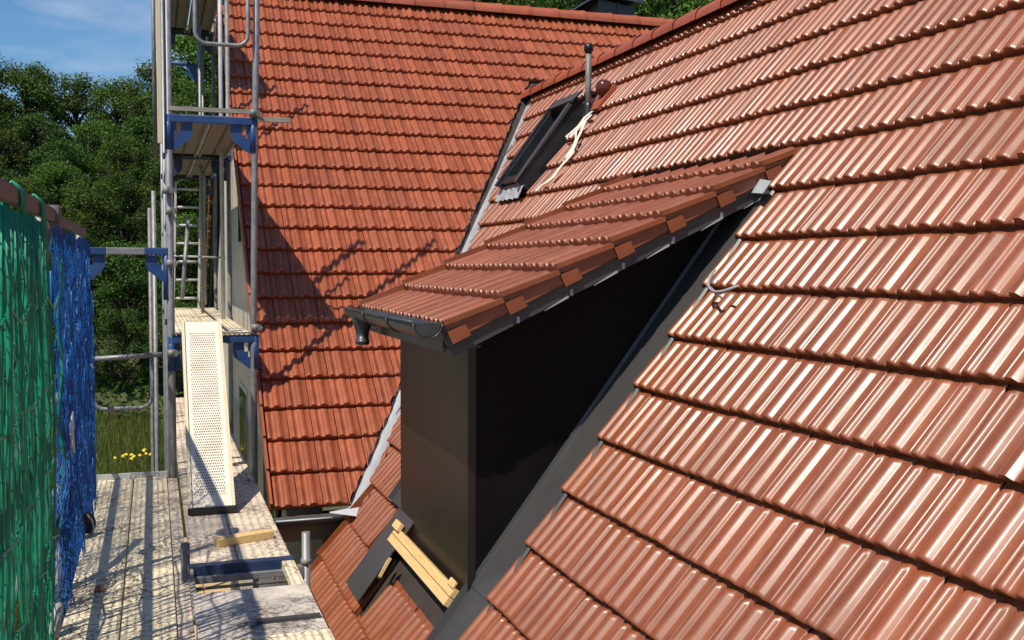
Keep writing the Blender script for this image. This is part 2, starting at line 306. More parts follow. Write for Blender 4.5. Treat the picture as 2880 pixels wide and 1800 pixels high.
# interlocking double-roll tile
TW = 0.1962; TP = 0.20
def tile_mesh(seed, low=False, flange=False, far_=False):
    q = random.Random(seed)
    rib = [(-.030, 0), (-.0265, .004), (-.0215, .0130), (-.0165, .0195), (-.010, .0228), (.010, .0228), (.0165, .0195), (.0215, .0130), (.0265, .004), (.030, 0)]
    if low: rib = [(-.029, 0), (-.016, .020), (-.008, .023), (.008, .023), (.016, .020), (.029, 0)]
    prof = [(0, -.004), (.004, .000)]
    k_ = 1.15 if far_ else 1.0
    soft = [(-.024, 0), (-.0205, .006), (-.0155, .0125), (-.0090, .0168), (0, .0185), (.0090, .0165), (.0155, .0118), (.0205, .0050), (.025, 0)]
    soft2 = [(-.034, 0), (-.0295, .0085), (-.0225, .0175), (-.0140, .0228), (-.0050, .0232), (.0030, .0222), (.0120, .0200), (.0215, .0130), (.0300, .0040), (.035, 0)]
    for c, rb_ in ((.030, soft), (.118, soft2)): prof += [(c+a, h*k_) for a, h in (rib if low else rb_)]
    prof += [(TW-.012, 0.0), (TW-.004, -.001), (TW, -.009)]
    rows = [(0, .0350, .86), (.0025, .0385, .96), (.008, .0400, 1.0), (.018, .0392, 1.0), (.300, .0100, 1.0), (.310, .0090, .95), (.326, .0075, .25), (.350, .004, .0)]
    if low: rows = [(0, .040, 1.0), (.300, .010, 1.0), (.345, .004, .1)]
    mb = MB(); n = len(prof); V = []
    for yv, z0, k in rows:
        V += [(u, yv+(q.uniform(-.0008, .0008)), z0+h*k) for u, h in prof]
    F = [(i*n+j, i*n+j+1, (i+1)*n+j+1, (i+1)*n+j) for i in range(len(rows)-1) for j in range(n-1)]
    mb.add(V, F, True)
    mb.add([(u, 0, .0350+h*.86) if not low else (u, 0, .040+h) for u, h in prof]+[(u, .006, -.004) for u, h in prof], [(j, n+j, n+j+1, j+1) for j in range(n-1)])
    mb.add([(TW, 0, .026), (TW, .35, -.002), (TW, .35, -.012), (TW, .006, -.004)], [(0, 3, 2, 1)])
    mb.add([(0, 0, .030), (0, .35, 0), (0, .35, -.012), (0, .006, -.004)], [(0, 1, 2, 3)])
    if flange:   # near verge: top lip running over a skirt, with a thicker block at its lower end
        mb.box((TW-.004, .17, .022), (.044, .34, .026), Matrix.Rotation(-.095, 3, 'X'))
        mb.box((TW-.012, .185, -.030), (.014, .31, .070)); mb.box((TW-.001, .055, -.046), (.014, .105, .070))
    return mb
tile_variants = [tile_mesh(i).mesh('tile') for i in range(3)]; far_variants = [tile_mesh(i, far_=True).mesh('tile') for i in range(3)]
tile_lows = tile_mesh(9, True); hi_mb = tile_mesh(1); hi_far = tile_mesh(1, far_=True)
verge_mesh = tile_mesh(4, False, True).mesh('verge_tile')
def set_mat(me, mat): me.materials.clear(); me.materials.append(MATS[mat]); return me
tileA = [set_mat(m_, 'tile') for m_ in tile_variants]
tileB = [set_mat(m_, 'tile_far') for m_ in far_variants]
set_mat(verge_mesh, 'tile')

def lay(parent, slots, meshes, limit, name='tile', mat='tile'):
    """slots: (matrix, [clip planes (co, no)] ) ; the largest ones in view become parts, the rest one joined part"""
    off = Matrix.Translation(-wloc(parent)); f_ = 36.81/36.0
    sc = []
    for M, cl in slots:
        c = M @ Vector((TW/2, .17, .02)); d = c.dot(fw)
        if d > .3:
            x, y = c.dot(rt2)/d*f_, c.dot(up2)/d*f_
            nrm = abs((M.to_3x3() @ Vector((0, 0, 1))).dot(c.normalized()))
            sc.append(nrm/(c.length**2) if abs(x) < .53 and abs(y) < .345 else 0)
        else: sc.append(0)
    order = sorted(range(len(slots)), key=lambda i: -sc[i]); keep = set(i for i in order[:limit] if sc[i] > 0)
    rest = MB(); hi = hi_far if mat == 'tile_far' else hi_mb
    for i, (M, cl) in enumerate(slots):
        J = Matrix.Translation((rnd.uniform(-.0012, .0012), rnd.uniform(-.003, .003), rnd.uniform(-.0012, .0015))) @ Matrix.Rotation(rnd.uniform(-.005, .005), 4, 'Z') @ Matrix.Rotation(rnd.gauss(0, .012), 4, 'Y') @ Matrix.Rotation(rnd.gauss(0, .006), 4, 'X')
        MJ = M @ J
        if i in keep:
            me = rnd.choice(meshes)
            if cl:
                me = me.copy(); b = bmesh.new(); b.from_mesh(me); inv = MJ.inverted(); i3 = MJ.to_3x3().inverted()
                for co, no in cl:
                    bmesh.ops.bisect_plane(b, geom=b.verts[:]+b.edges[:]+b.faces[:], plane_co=inv @ co, plane_no=i3 @ no, clear_outer=True)
                b.to_mesh(me); b.free()
                if len(me.polygons) < 3: continue
            o = bpy.data.objects.new(name, me); COL.objects.link(o); o.parent = parent; o.matrix_local = off @ MJ
        else:
            if cl:
                b = bmesh.new(); me = (hi if sc[i] > 0 else tile_lows).mesh('tmp'); b.from_mesh(me); b.transform(MJ)
                for co, no in cl: bmesh.ops.bisect_plane(b, geom=b.verts[:]+b.edges[:]+b.faces[:], plane_co=co, plane_no=no, clear_outer=True)
                b.verts.index_update()
                if len(b.faces) > 3: rest.add([v.co.copy() for v in b.verts], [[v.index for v in f.verts] for f in b.faces], True)
                b.free(); bpy.data.meshes.remove(me)
            else:
                tm = hi if sc[i] > 0 else tile_lows; o0 = len(rest.v); rest.v += [MJ @ p for p in tm.v]; rest.f += [[k+o0 for k in f] for f in tm.f]; rest.sm += tm.sm
    if rest.v:
        o = rest.build(name, mat, parent, fixn=False); o['kind'] = 'stuff'

LIFT = 0.058
# ================================================================== GROUND
def gz(x, y):
    d = y-0.12*x
    z = -6.4
    if d > 14: z += min(d-14, 20)*0.085
    if d > 33: z += (min(d, 51)-33)*0.42
    if d > 51: z -= (min(d, 90)-51)*0.12
    return z+0.35*noise.noise(Vector((x*.09, y*.09, 0)))
g = MB(); xs = [-220, -150, -100, -70, -50]+[-40+2*i for i in range(51)]+[75, 95, 130, 180, 240]; ys = [-120, -60, -30]+[-15+2*i for i in range(58)]+[115, 140, 180, 240, 320, 420]
g.add([(x, y, gz(x, y)) for y in ys for x in xs], [(j*len(xs)+i, j*len(xs)+i+1, (j+1)*len(xs)+i+1, (j+1)*len(xs)+i) for j in range(len(ys)-1) for i in range(len(xs)-1)], True)
struct(g.build('ground', 'soil', fixn=False))

# ================================================================== FAR WING (gable end and roof facing the viewer)
far = thing('house', (4.5, 14.3, -6.3), 'far wing with steep red tiled roof facing the viewer and cream gable end beside scaffold', 'house')
VX = 0.86
gx = 1.02
mb = MB()    # gable wall
yb0, yb1 = 8.75, 2*RYB-8.75
zz = lambda y: ZB+TB*(min(y, 2*RYB-y)-YB)-0.20
mb.prism([(gx, yb0, -6.5), (gx, yb1, -6.5), (gx, yb1, zz(yb1)), (gx, RYB, zz(RYB)), (gx, yb0, zz(yb0))], (0.3, 0, 0))
mb.build('gable_wall', 'render_wall', far)
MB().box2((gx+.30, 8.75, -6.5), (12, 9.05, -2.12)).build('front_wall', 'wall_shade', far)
for (ya, yz_, za, zb_) in ((9.6, 10.5, -2.9, -1.7), (12.5, 13.5, -3.0, -1.5), (12.6, 13.4, 0.3, 1.4)):
    wn = MB().box2((gx-.012, ya-.06, za-.06), (gx-.002, yz_+.06, zb_+.06)).build('window', 'white_metal', far)
    MB().box2((gx-.018, ya, za), (gx-.013, yz_, zb_)).build('pane', 'glass', wn)
rf = MB()
e = .16
rf.prism([B(VX+.03, YB+.02, -.10), B(VX+.03, RYB, -.10), B(9.8, RYB, -.10), B(9.8, YB+5.4, -.10), B(1.45, YB+.02, -.10)], ezB*.03)
rf.prism([(VX+.03, RYB, RZB-.14), (VX+.03, 2*RYB-YB, ZB-.14), (9.8, 2*RYB-YB, ZB-.14), (9.8, RYB, RZB-.14)], (0, SB*.03, CB*.03))
roofB = rf.build('roof', 'roof_felt', far)
slots = []
for n_ in range(0, 24):
    y = YB+n_*G*CB
    for j in range(0, 46):
        x = VX+TP*j; z = ZB+TB*(y-YB)
        c = B(x+.10, y+.12)
        t_ = (c-V0).dot(nv)
        if z > RZA+.25: cl = []
        else:
            if t_ > .22: continue
            cl = [(V0+nv*(-.045+rnd.uniform(-.012, .012)), nv)] if t_ > -.30 else []
        slots.append((frame(eyB, ezB, B(x+.0015, y, -LIFT)), cl))
lay(roofB, slots, tileB, 300, 'tile', 'tile_far')
# verge skirt along the gable, both slopes (wavy undersides), barge board
for n_ in range(24):
    y = YB+n_*G*CB
    p = B(VX-.012, y, -.03); q_ = B(VX-.012, y+G*CB, -.055)
    MB().bar(p, q_, .02, .12, ezB).build('verge_tile', 'tile_far', roofB)
    p2 = Vector((VX-.012, 2*RYB-p.y, p.z)); q2 = Vector((VX-.012, 2*RYB-q_.y, q_.z))
    MB().bar(p2, q2, .02, .12, (0, SB, CB)).build('verge_tile', 'tile_far', roofB)
bb = MB(); bb.bar(B(VX+.06, YB, -.17), B(VX+.06, RYB, -.17), .03, .16, ezB); bb.bar((VX+.06, RYB, RZB-.13), (VX+.06, 2*RYB-YB, ZB-.13), .03, .16, (0, SB, CB))
bb.build('barge_board', 'black_frame', far)
# back slope tile surface (not seen, closed with corrugated sheet of tiles edge)
def ridge(parent, a, b_, step, r, mat, name='ridge_tile'):
    a, b_ = Vector(a), Vector(b_); n = max(1, round((b_-a).length/step)); d = (b_-a)/n; t_ = d.normalized(); s_ = t_.cross(Vector((0, 0, 1))).normalized(); u_ = s_.cross(t_)
    for i in range(n):
        mb = MB(); V = []
        m = 9
        for kk, (tt, rr) in enumerate(((-.03, r*1.06), (.0, r*1.09), (.05, r*1.03), (d.length, r*.95))):
            V += [a+d*i+t_*tt+(s_*math.cos(math.pi*(-.06+1.12*j/(m-1)))*rr*1.05+u_*math.sin(math.pi*(-.06+1.12*j/(m-1)))*rr) for j in range(m)]
        mb.add(V, [(i2*m+j, i2*m+j+1, (i2+1)*m+j+1, (i2+1)*m+j) for i2 in range(3) for j in range(m-1)], True)
        mb.build(name, mat, parent)
ridge(roofB, (9.8, RYB, RZB-.045), (VX, RYB, RZB-.045), .42, .125, 'tile_ridge')
# eaves: gutter and fascia of the far wing
gu = MB(); m_ = 9
def half_gutter(p0, p1, r, side, nseg=9):
    mb = MB(); p0, p1 = Vector(p0), Vector(p1); V = []
    for p in (p0, p1):
        for rr in (r, r-.006):
            V += [p+Vector(side)*math.cos(math.pi*j/(nseg-1))*rr-Vector((0, 0, 1))*math.sin(math.pi*j/(nseg-1))*rr for j in range(nseg)]
    n = nseg
    F = [(j, j+1, 2*n+j+1, 2*n+j) for j in range(n-1)]+[(n+j, 3*n+j, 3*n+j+1, n+j+1) for j in range(n-1)]+[(0, 2*n, 3*n, n), (n-1, 2*n-1, 4*n-1, 3*n-1)]
    mb.add(V, F, True); return mb
half_gutter((VX-.02, YB-.045, ZB-.10), (1.56, YB-.045, ZB-.10), .062, (0, 1, 0)).build('gutter', 'gutter_metal', far)
MB().tube([(VX-.02, YB-.107, ZB-.098), (1.56, YB-.107, ZB-.098)], .008, 8).build('gutter_bead', 'zinc', far)
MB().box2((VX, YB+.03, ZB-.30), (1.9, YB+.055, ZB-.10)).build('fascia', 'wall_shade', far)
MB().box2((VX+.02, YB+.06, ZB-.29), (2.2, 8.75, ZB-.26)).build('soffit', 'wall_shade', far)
# grey clad dormer top showing over the ridge
rd = MB(); rd.prism([(6.95, 16.0, 3.6), (7.62, 16.0, 3.6), (7.62, 16.0, 4.30), (6.95, 16.0, 4.40)], (0, 2.2, 0)); rdo = rd.build('rear_dormer', 'anthracite', far)
MB().prism([(6.72, 15.85, 4.30), (7.0, 15.85, 4.50), (7.70, 15.85, 4.42), (7.70, 15.85, 4.34), (7.0, 15.85, 4.41)], (0, 2.6, 0)).build('roof_edge', 'gutter_metal', rdo)
MB().bar((7.30, 15.99, 3.7), (7.30, 15.99, 4.36), .03, .02, (0, 1, 0)).build('seam', 'gutter_metal', rdo)

# ================================================================== NEAR WING
near = thing('house', (5.0, 4.0, -6.3), 'near wing with glossy red double-roll tiled roof, skylight and vent pipe', 'house')
DY0, DY1, DXT = 5.13, 7.33, 3.44        # dormer footprint in the near roof
rf = MB()
yn = -1.5
rf.prism([A(.86, yn, -.10), A(.86, 8.08, -.10), A(1.46, 8.08, -.10), A(RXA, 12.72, -.10), A(RXA, yn, -.10)], ezA*.03)
rf.prism([(RXA, yn, RZA-.16), (RXA, 12.7, RZA-.16), (RXA+3.6, 12.7, RZA-.16-3.6*TA), (RXA+3.6, yn, RZA-.16-3.6*TA)], (SA*.03, 0, CA*.03))
roofA = rf.build('roof', 'roof_felt', near)
slots = []
for k in range(-11, 8):
    x = XA0+k*G*CA
    for j in range(-19, 40):
        y = DY0+TP*j
        yc = y+.10
        if x < 1.40:
            if y+TP > 8.14: continue
            cl = []
        else:
            t_ = (A(x+.1, yc)-V0).dot(nv)
            if t_ < -.06: continue
            cl = [(V0+nv*(.115), -nv)] if t_ < .38 else []
        if 5.13 <= yc <= 7.33:
            if x > 1.30 and x < 3.40: continue
            if x > 1.16 and x <= 1.35 and yc > 6.6 and yc < 6.7: continue
        # skylight opening
        if 9.74 < yc < 10.55 and 3.42 < x < 4.10: continue
        slots.append((frame(eyA, ezA, A(x, y+TP-.0015, -LIFT)), cl))
lay(roofA, slots, tileA, 300, 'tile', 'tile')
ridge(roofA, (RXA, -1.5, RZA-.035), (RXA, 12.86, RZA-.035), .42, .105, 'tile_ridge')
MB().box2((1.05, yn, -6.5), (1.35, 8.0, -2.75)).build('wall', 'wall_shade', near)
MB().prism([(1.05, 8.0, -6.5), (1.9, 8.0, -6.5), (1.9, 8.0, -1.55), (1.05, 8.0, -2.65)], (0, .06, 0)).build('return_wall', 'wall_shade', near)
half_gutter((.80, yn, -2.86), (.80, 8.1, -2.86), .07, (1, 0, 0)).build('gutter', 'gutter_metal', near)
for k in range(-11, -7):
    x = XA0+k*G*CA
    MB().bar(A(x, 8.118, -.02), A(x+G*CA, 8.118, -.05), .016, .10, ezA).build('verge_tile', 'tile', roofA)
# valley lining: folded sheet, laps and turned-up edges
vl = MB(); ns = 16; V = []
for i in range(ns+1):
    p = V0+vd*(i/ns)*1.005-vd*.012
    wA = .150+.006*noise.noise(Vector((i*.7, 3, 0))); wB = .10
    pa = p+nv*wA; za = TA*pa.x-HA-.060; pb = p-nv*.07; zb_ = ZB+TB*(pb.y-YB)-.088
    V += [(pb.x, pb.y, zb_), (p.x-nv.x*.03, p.y-nv.y*.03, p.z-.075), (p.x-nv.x*.01, p.y-nv.y*.01, p.z-.066), (p.x+nv.x*.01, p.y+nv.y*.01, p.z-.066), (pa.x, pa.y, za), (pa.x+nv.x*.012, pa.y+nv.y*.012, za+.03)]
vl.add(V, [(i*6+j, i*6+j+1, (i+1)*6+j+1, (i+1)*6+j) for i in range(ns) for j in range(5)], True)
vlo = vl.build('valley_flashing', 'zinc', near)
lp = MB()
for i, s_ in enumerate((.16, .47, .80)):
    p = V0+vd*s_
    lp.bar(p+nv*.015+Vector((0, 0, -.060)), p+nv*.10+Vector((0, 0, TA*nv.x*.10-.040)), .012, .006)
lp.build('lap_seam', 'gutter_metal', vlo)
MB().prism([V0+Vector((-.20, -.075, -.035)), V0+Vector((.0, -.03, -.02)), V0+Vector((.10, -.02, .03)), V0+Vector((.16, -.14, .01)), V0+Vector((.05, -.20, -.06))], (0, -.004, -.008)).build('valley_mouth', 'zinc', vlo)
MB().prism([V1+Vector((-.06, -.10, .0)), V1+Vector((.05, .0, .10)), V1+Vector((.16, -.06, .13)), V1+Vector((.05, -.12, .06))], (0, 0, .02)).build('valley_top', 'black_rubber', vlo)

# skylight
sk = MB(); Y0, Y1, X0, X1 = 9.84, 10.46, 3.50, 4.15
def Abox(mb, xa, xb, ya, yb, ha, hb, hb2=None):
    """box on the near roof: along slope xa..xb, across ya..yb, height ha..hb (hb2 at the upper end)"""
    hb2 = hb if hb2 is None else hb2
    P = [A(xa, ya, ha), A(xa, yb, ha), A(xb, yb, ha), A(xb, ya, ha), A(xa, ya, hb), A(xa, yb, hb), A(xb, yb, hb2), A(xb, ya, hb2)]
    return mb.add(P, [(0, 3, 2, 1), (4, 5, 6, 7), (0, 1, 5, 4), (1, 2, 6, 5), (2, 3, 7, 6), (3, 0, 4, 7)])
Abox(sk, X0, X1, Y0, Y0+.055, -.08, .11, .13); Abox(sk, X0, X1, Y1-.055, Y1, -.08, .11, .13)
Abox(sk, X0, X0+.045, Y0+.056, Y1-.056, -.08, .07)
Abox(sk, X1-.05, X1-.001, Y0+.056, Y1-.056, -.08, .12)
sko = sk.build('skylight', 'black_frame', near, bevel=.008)
h_ = MB(); Abox(h_, X1-.055, X1+.05, Y0-.03, Y1+.03, .132, .17, .12); h_.build('hood', 'anthracite', sko, bevel=.012)
h_ = MB(); Abox(h_, X0-.005, X1-.06, Y0-.022, Y0+.03, .112, .135, .16); h_.build('side_cover', 'anthracite', sko, bevel=.008)
h_ = MB(); Abox(h_, X0-.005, X1-.06, Y1-.03, Y1+.022, .112, .135, .16); h_.build('side_cover', 'black_frame', sko, bevel=.008)
h_ = MB(); Abox(h_, X0+.046, X1-.051, Y0+.057, Y1-.057, .0, .045); h_.build('pane', 'glass', sko)
h_ = MB(); Abox(h_, X0+.02, X0+.075, Y0+.03, Y1-.03, .071, .10); h_.build('bottom_rail', 'black_frame', sko, bevel=.006)
ap = MB(); nx_ = 14
V = []
for i in range(nx_+1):
    y = Y0-.09+(Y1-Y0+.18)*i/nx_
    for jx in range(4):
        x = X0-.075+.026*jx
        V.append(A(x, y, .012+.012*math.sin(y*42)*(1 if jx < 3 else .4)+.004*rnd.uniform(-1, 1)+.012*jx))
ap.add(V, [(i*4+j, i*4+j+1, (i+1)*4+j+1, (i+1)*4+j) for i in range(nx_) for j in range(3)], False)
ap.build('lead_apron', 'zinc', sko)
# vent pipe
pb = A(4.05, 9.54); vp = MB(); vp.tube([pb+Vector((0, 0, -.05)), pb+Vector((0, 0, .60))], .030, 14); vpo = vp.build('vent_pipe', 'galvanised_dirty', near)
MB().lathe(pb+Vector((0, 0, .585)), (0, 0, 1), [(.031, 0), (.036, .002), (.036, .018), (.046, .024), (.046, .062), (.040, .082), (.022, .095), (.001, .10)], 16).build('cap', 'black_rubber', vpo)
MB().lathe(pb+Vector((0, 0, -.06)), (0, 0, 1), [(.075, 0), (.062, .06), (.045, .13), (.040, .165), (.031, .17)], 16).build('collar', 'black_rubber', vpo)
hb = A(4.20, 9.42, .0); MB().lathe(hb, ezA+Vector((0, -.25, .15)), [(.070, -.03), (.075, .02), (.085, .04), (.082, .075), (.062, .115), (.030, .14), (.001, .145)], 18).build('vent_hood', 'vent_brown', near)
h_ = MB(); Abox(h_, 4.06, 4.24, 9.30, 9.62, -.02, .02); h_.build('vent_base', 'tile_ridge', near)
# roof hook
hk = MB()
hp = [(2.885, 4.965, .035), (2.872, 4.955, .045), (2.852, 4.935, .055), (2.828, 4.90, .062), (2.806, 4.855, .066), (2.792, 4.80, .066), (2.786, 4.74, .064), (2.792, 4.685, .062), (2.806, 4.64, .058), (2.822, 4.61, .050)]
hw = [.006, .016, .022, .024, .022, .020, .020, .018, .013, .004]
V = []
for (x, y, h), w_ in zip(hp, hw): V += [A(x, y, h+w_/2), A(x, y, h-w_/2), A(x-.006, y-.004, h-w_/2), A(x-.006, y-.004, h+w_/2)]
hk.add(V, [(4*i+k, 4*i+(k+1) % 4, 4*i+4+(k+1) % 4, 4*i+4+k) for i in range(len(hp)-1) for k in range(4)], True)
hk.bar(A(2.805, 4.855, .06), A(2.80, 4.84, -.05), .02, .006, eyA)
hk.build('roof_hook', 'zinc', near)

# ================================================================== DORMER
dor = thing('dormer', (2.3, 6.2, -1.0), 'shed dormer with black walls, red tiled lean-to roof and dark gutter on near roof', 'dormer')
WX = 1.61; CY = 5.42; FY = 7.06
under = lambda x, h=-.12: TD*x+ZD+h/CD
mb = MB(); mb.prism([(WX, CY, TA*WX-HA-.12), (WX, CY, under(WX)), (3.30, CY, under(3.30)), (3.36, CY, TA*3.36-HA-.1)], (0, .05, 0)); mb.build('cheek_wall', 'membrane', dor)
mb = MB(); mb.prism([(WX, FY, TA*WX-HA-.12), (WX, FY, under(WX)), (3.30, FY, under(3.30)), (3.36, FY, TA*3.36-HA-.1)], (0, -.05, 0)); mb.build('cheek_wall', 'membrane', dor)
MB().box2((WX-.004, CY-.004, TA*WX-HA-.14), (WX+.04, FY+.004, under(WX)+.0)).build('front_wall', 'clad_dark', dor)
MB().box2((WX-.008, CY-.008, TA*WX-HA-.10), (WX+.03, CY+.03, under(WX))).build('corner_trim', 'clad_dark', dor)
dr = MB(); dr.prism([Dm(1.40, 5.16, -.105), Dm(3.40, 5.16, -.105), Dm(3.40, 7.26, -.105), Dm(1.40, 7.26, -.105)], ezD*.045); droof = dr.build('roof', 'roof_felt', dor)
slots = []; vslots = []
for k in range(7):
    x = 1.378+k*G*CD
    for j in range(11):
        y = 5.13+TP*j
        M = frame(eyD, ezD, Dm(x, y+TP-.0015, -LIFT))
        if j == 0: vslots.append(M)
        else: slots.append((M, [(A(3.44, 6, .0), ezA*-1)] if k >= 5 else []))
lay(droof, slots, tileA, 300, 'tile', 'tile')
off = Matrix.Translation(-wloc(droof))
for M in vslots:
    o = bpy.data.objects.new('verge_tile', verge_mesh); COL.objects.link(o); o.parent = droof; o.matrix_local = off @ M
for k in range(7):
    x = 1.378+k*G*CD
    MB().bar(Dm(x, 7.34, -.03), Dm(x+G*CD, 7.34, -.055), .016, .11, ezD).build('verge_tile', 'tile', droof)
# fascia under the near verge, soffit, clips and film edges
fs = MB(); fs.bar(Dm(1.36, 5.168, -.150), Dm(3.42, 5.168, -.150), .020, .105, ezD); fso = fs.build('fascia', 'anthracite', dor)
MB().prism([Dm(1.40, 5.20, -.150), Dm(3.36, 5.20, -.150), Dm(3.36, CY+.02, -.150), Dm(1.40, CY+.02, -.150)], ezD*.012).build('soffit', 'membrane', dor)
MB().box2((1.405, 5.20, under(1.40, -.165)), (1.42, FY+.16, under(1.40, -.06))).build('eaves_board', 'anthracite', dor)
MB().prism([(1.42, 5.20, under(1.42, -.155)), (WX, 5.20, under(1.42, -.155)), (WX, FY+.1, under(1.42, -.155)), (1.42, FY+.1, under(1.42, -.155))], (0, 0, .012)).build('soffit', 'anthracite', dor)
for x in (1.72, 2.02, 2.32, 2.62, 2.92):
    MB().box(Dm(x, 5.155, -.185), (.016, .008, .035)).build('clip', 'zinc', fso)
for x in (1.86, 2.14, 2.45, 2.78, 3.05):
    MB().prism([Dm(x, 5.153, -.208), Dm(x+.14, 5.153, -.192), Dm(x+.14, 5.153, -.204)], (0, .006, 0)).build('film_edge', 'zinc', fso)
# gutter
gt = half_gutter((1.304, 5.12, -.285), (1.304, 7.12, -.285), .074, (1, 0, 0), 11); gto = gt.build('gutter', 'gutter_metal', dor)
for y in (5.122, 7.118):
    n = 11; c = Vector((1.304, y, -.285)); mb = MB(); mb.add([c+Vector((math.cos(math.pi*j/(n-1))*.072, 0, -math.sin(math.pi*j/(n-1))*.072)) for j in range(n)]+[c], [list(range(n))+[n]]); mb.build('end_cap', 'gutter_metal', gto)
MB().tube([(1.230, 5.115, -.281), (1.230, 7.125, -.281)], .009, 8).build('bead', 'gutter_metal', gto)
MB().tube([(1.304+.076*math.cos(math.pi*j/10), 5.114, -.285-.076*math.sin(math.pi*j/10)) for j in range(11)], .004, 6).build('end_bead', 'gutter_metal', gto)
for y in (5.75, 6.45):
    MB().tube([(1.304-.079*math.cos(math.pi*j/10), y, -.285-.079*math.sin(math.pi*j/10)) for j in range(11)], .006, 6).build('bracket', 'gutter_metal', gto)
MB().lathe((1.304, 6.86, -.34), (0, 0, -1), [(.070, -.02), (.070, .0), (.058, .05), (.046, .09), (.042, .14), (.047, .14), (.047, .175), (.042, .175)], 16).build('outlet', 'gutter_metal', gto)
MB().bar((1.39, 5.14, -.30), (1.44, 5.14, -.40), .01, .05, (1, 0, 1)).build('end_flap', 'black_frame', gto)
# flashing along the near cheek
fl = MB()
P = lambda x, y, h: A(x, y, h)
def strip(xa, xb, ya, yb, h, n=8):
    mb = MB(); V = []
    for i in range(n+1):
        x = xa+(xb-xa)*i/n
        V += [A(x, ya, h-.012), A(x, ya+.014, h), A(x, yb-.01, h), A(x, yb, h+.04)]
    mb.add(V, [(i*4+j, i*4+j+1, (i+1)*4+j+1, (i+1)*4+j) for i in range(n) for j in range(3)], False); return mb
strip(1.10, 1.665, 5.07, 5.425, -.036).build('side_flashing', 'anthracite', dor)
strip(1.60, 3.38, 5.07, 5.425, -.028).build('side_flashing', 'anthracite', dor)
MB().prism([A(1.245, 6.68, .012), A(1.245, 7.12, .012), A(1.66, 7.12, .012), A(1.66, 6.68, .012)], ezA*.006).build('apron_flashing', 'anthracite', dor)
strip(1.62, 3.35, 7.05, 7.38, .012).build('side_flashing', 'anthracite', dor)
MB().prism([A(3.205, 5.03, .03), A(3.255, 5.02, .035), A(3.262, 5.12, .05), A(3.205, 5.12, .045)], ezA*.004).build('lead_corner', 'zinc', dor)
MB().prism([A(3.205, 5.125, .045), A(3.262, 5.125, .05), A(3.235, 5.20, .02)], ezA*.004).build('lead_corner', 'zinc', dor)
# timber ledger at the foot of the front wall (unfinished)
for xx in (1.545, 1.511):
    a_ = A(xx, 5.43, .012); b_ = A(xx, 6.88, .012)
    MB().bar(a_, b_, .052, .044, ezA).build('timber_ledger', 'timber', dor, bevel=.003)
MB().bar(A(1.568, 6.74, .048), A(1.568, 6.89, .048), .055, .030, ezA).build('timber_block', 'timber', dor, bevel=.003)
MB().bar(A(1.568, 5.432, .040), A(1.568, 5.54, .040), .04, .014, ezA).build('timber_block', 'timber', dor, bevel=.003)
mb = MB(); mb.prism([A(1.43, 6.56, -.02), A(1.47, 6.50, .02), A(1.41, 6.44, .03), A(1.38, 6.52, 0)], ezA*.02); mb.build('torn_membrane', 'membrane', dor)
mb = MB(); mb.prism([A(1.44, 6.62, .02), A(1.46, 6.58, .03), A(1.38, 6.54, .03), A(1.37, 6.57, .02)], ezA*.02); mb.build('timber_splinter', 'timber', dor)

# cream strap lying on the roof below the vent pipe
st = MB()
def ribbon(pts, wd):
    V = []; wd *= .55
    for i, (x, y) in enumerate(pts):
        h = .032+.008*math.sin(i*2.1); d_ = .5*wd*(1+.3*math.sin(i*1.7))
        V += [A(x, y-d_, h), A(x, y+d_, h+.006)]
    st.add(V, [(2*i, 2*i+1, 2*i+3, 2*i+2) for i in range(len(pts)-1)], True)
ribbon([(4.03, 9.33), (3.99, 9.40), (3.94, 9.46), (3.89, 9.52), (3.86, 9.55), (3.85, 9.50), (3.90, 9.40), (3.95, 9.33)], .09)
ribbon([(4.0, 9.28), (3.95, 9.31), (3.88, 9.25), (3.82, 9.17), (3.75, 9.08), (3.69, 9.04), (3.64, 9.02), (3.58, 9.04), (3.53, 9.08), (3.49, 9.16), (3.47, 9.24), (3.44, 9.30)], .10)
ribbon([(3.93, 9.40), (3.88, 9.36), (3.82, 9.24), (3.76, 9.14), (3.66, 9.06)], .05)
ro = thing('strap', A(4.05, 9.5), 'loose cream strap lying on tiles below the vent pipe', 'strap')
st.build('webbing', 'strap', ro)

# ================================================================== SCAFFOLD
TR = 0.0245
DZ = -1.75
XL, XM, XR = -.56, .135, .815
def post(parent, x, y, z0, z1, mat='galvanised', lean=0, name='post', r=TR):
    return MB().tube([(x-lean*(z1-z0)*0, y, z0), (x+lean*(z1-z0), y, z1)], r, 12).build(name, mat, parent)
def gusset(parent, x, y, z, s, mat='blue_paint', sz=.20):
    """perforated corner plate below a frame head; s = direction into the bay"""
    mb = MB(); t2 = .006
    k = sz/.26
    def pl(poly): mb.prism([(x+s*a*k, y-t2/2, z+b_*k) for a, b_ in poly], (0, t2, 0))
    pl([(.0, 0), (.0, -.10), (.045, -.10), (.045, 0)]); pl([(.09, 0), (.09, -.10), (.21, -.10), (.21, 0)])
    pl([(.0, -.10), (.0, -.16), (.03, -.16), (.03, -.10)]); pl([(.05, -.10), (.05, -.16), (.195, -.16), (.21, -.10)])
    pl([(0, -.16), (0, -.30), (.05, -.28), (.12, -.22), (.195, -.16)])
    return mb.build('gusset', mat, parent)
def coupler(parent, x, y, z, mat='galvanised_dirty'):
    mb = MB(); mb.tube([(x, y, z-.03), (x, y, z+.03)], TR+.010, 10); mb.box((x+.035, y-.01, z), (.03, .05, .045)); mb.tube([(x+.05, y-.045, z), (x+.05, y+.02, z)], .009, 6)
    return mb.build('coupler', mat, parent)
def plank(parent, x0, x1, y0, y1, z, mat, name='deck_plank', th=.045):
    return MB().box2((x0, y0, z-th), (x1, y1, z)).build(name, mat, parent, bevel=.004)

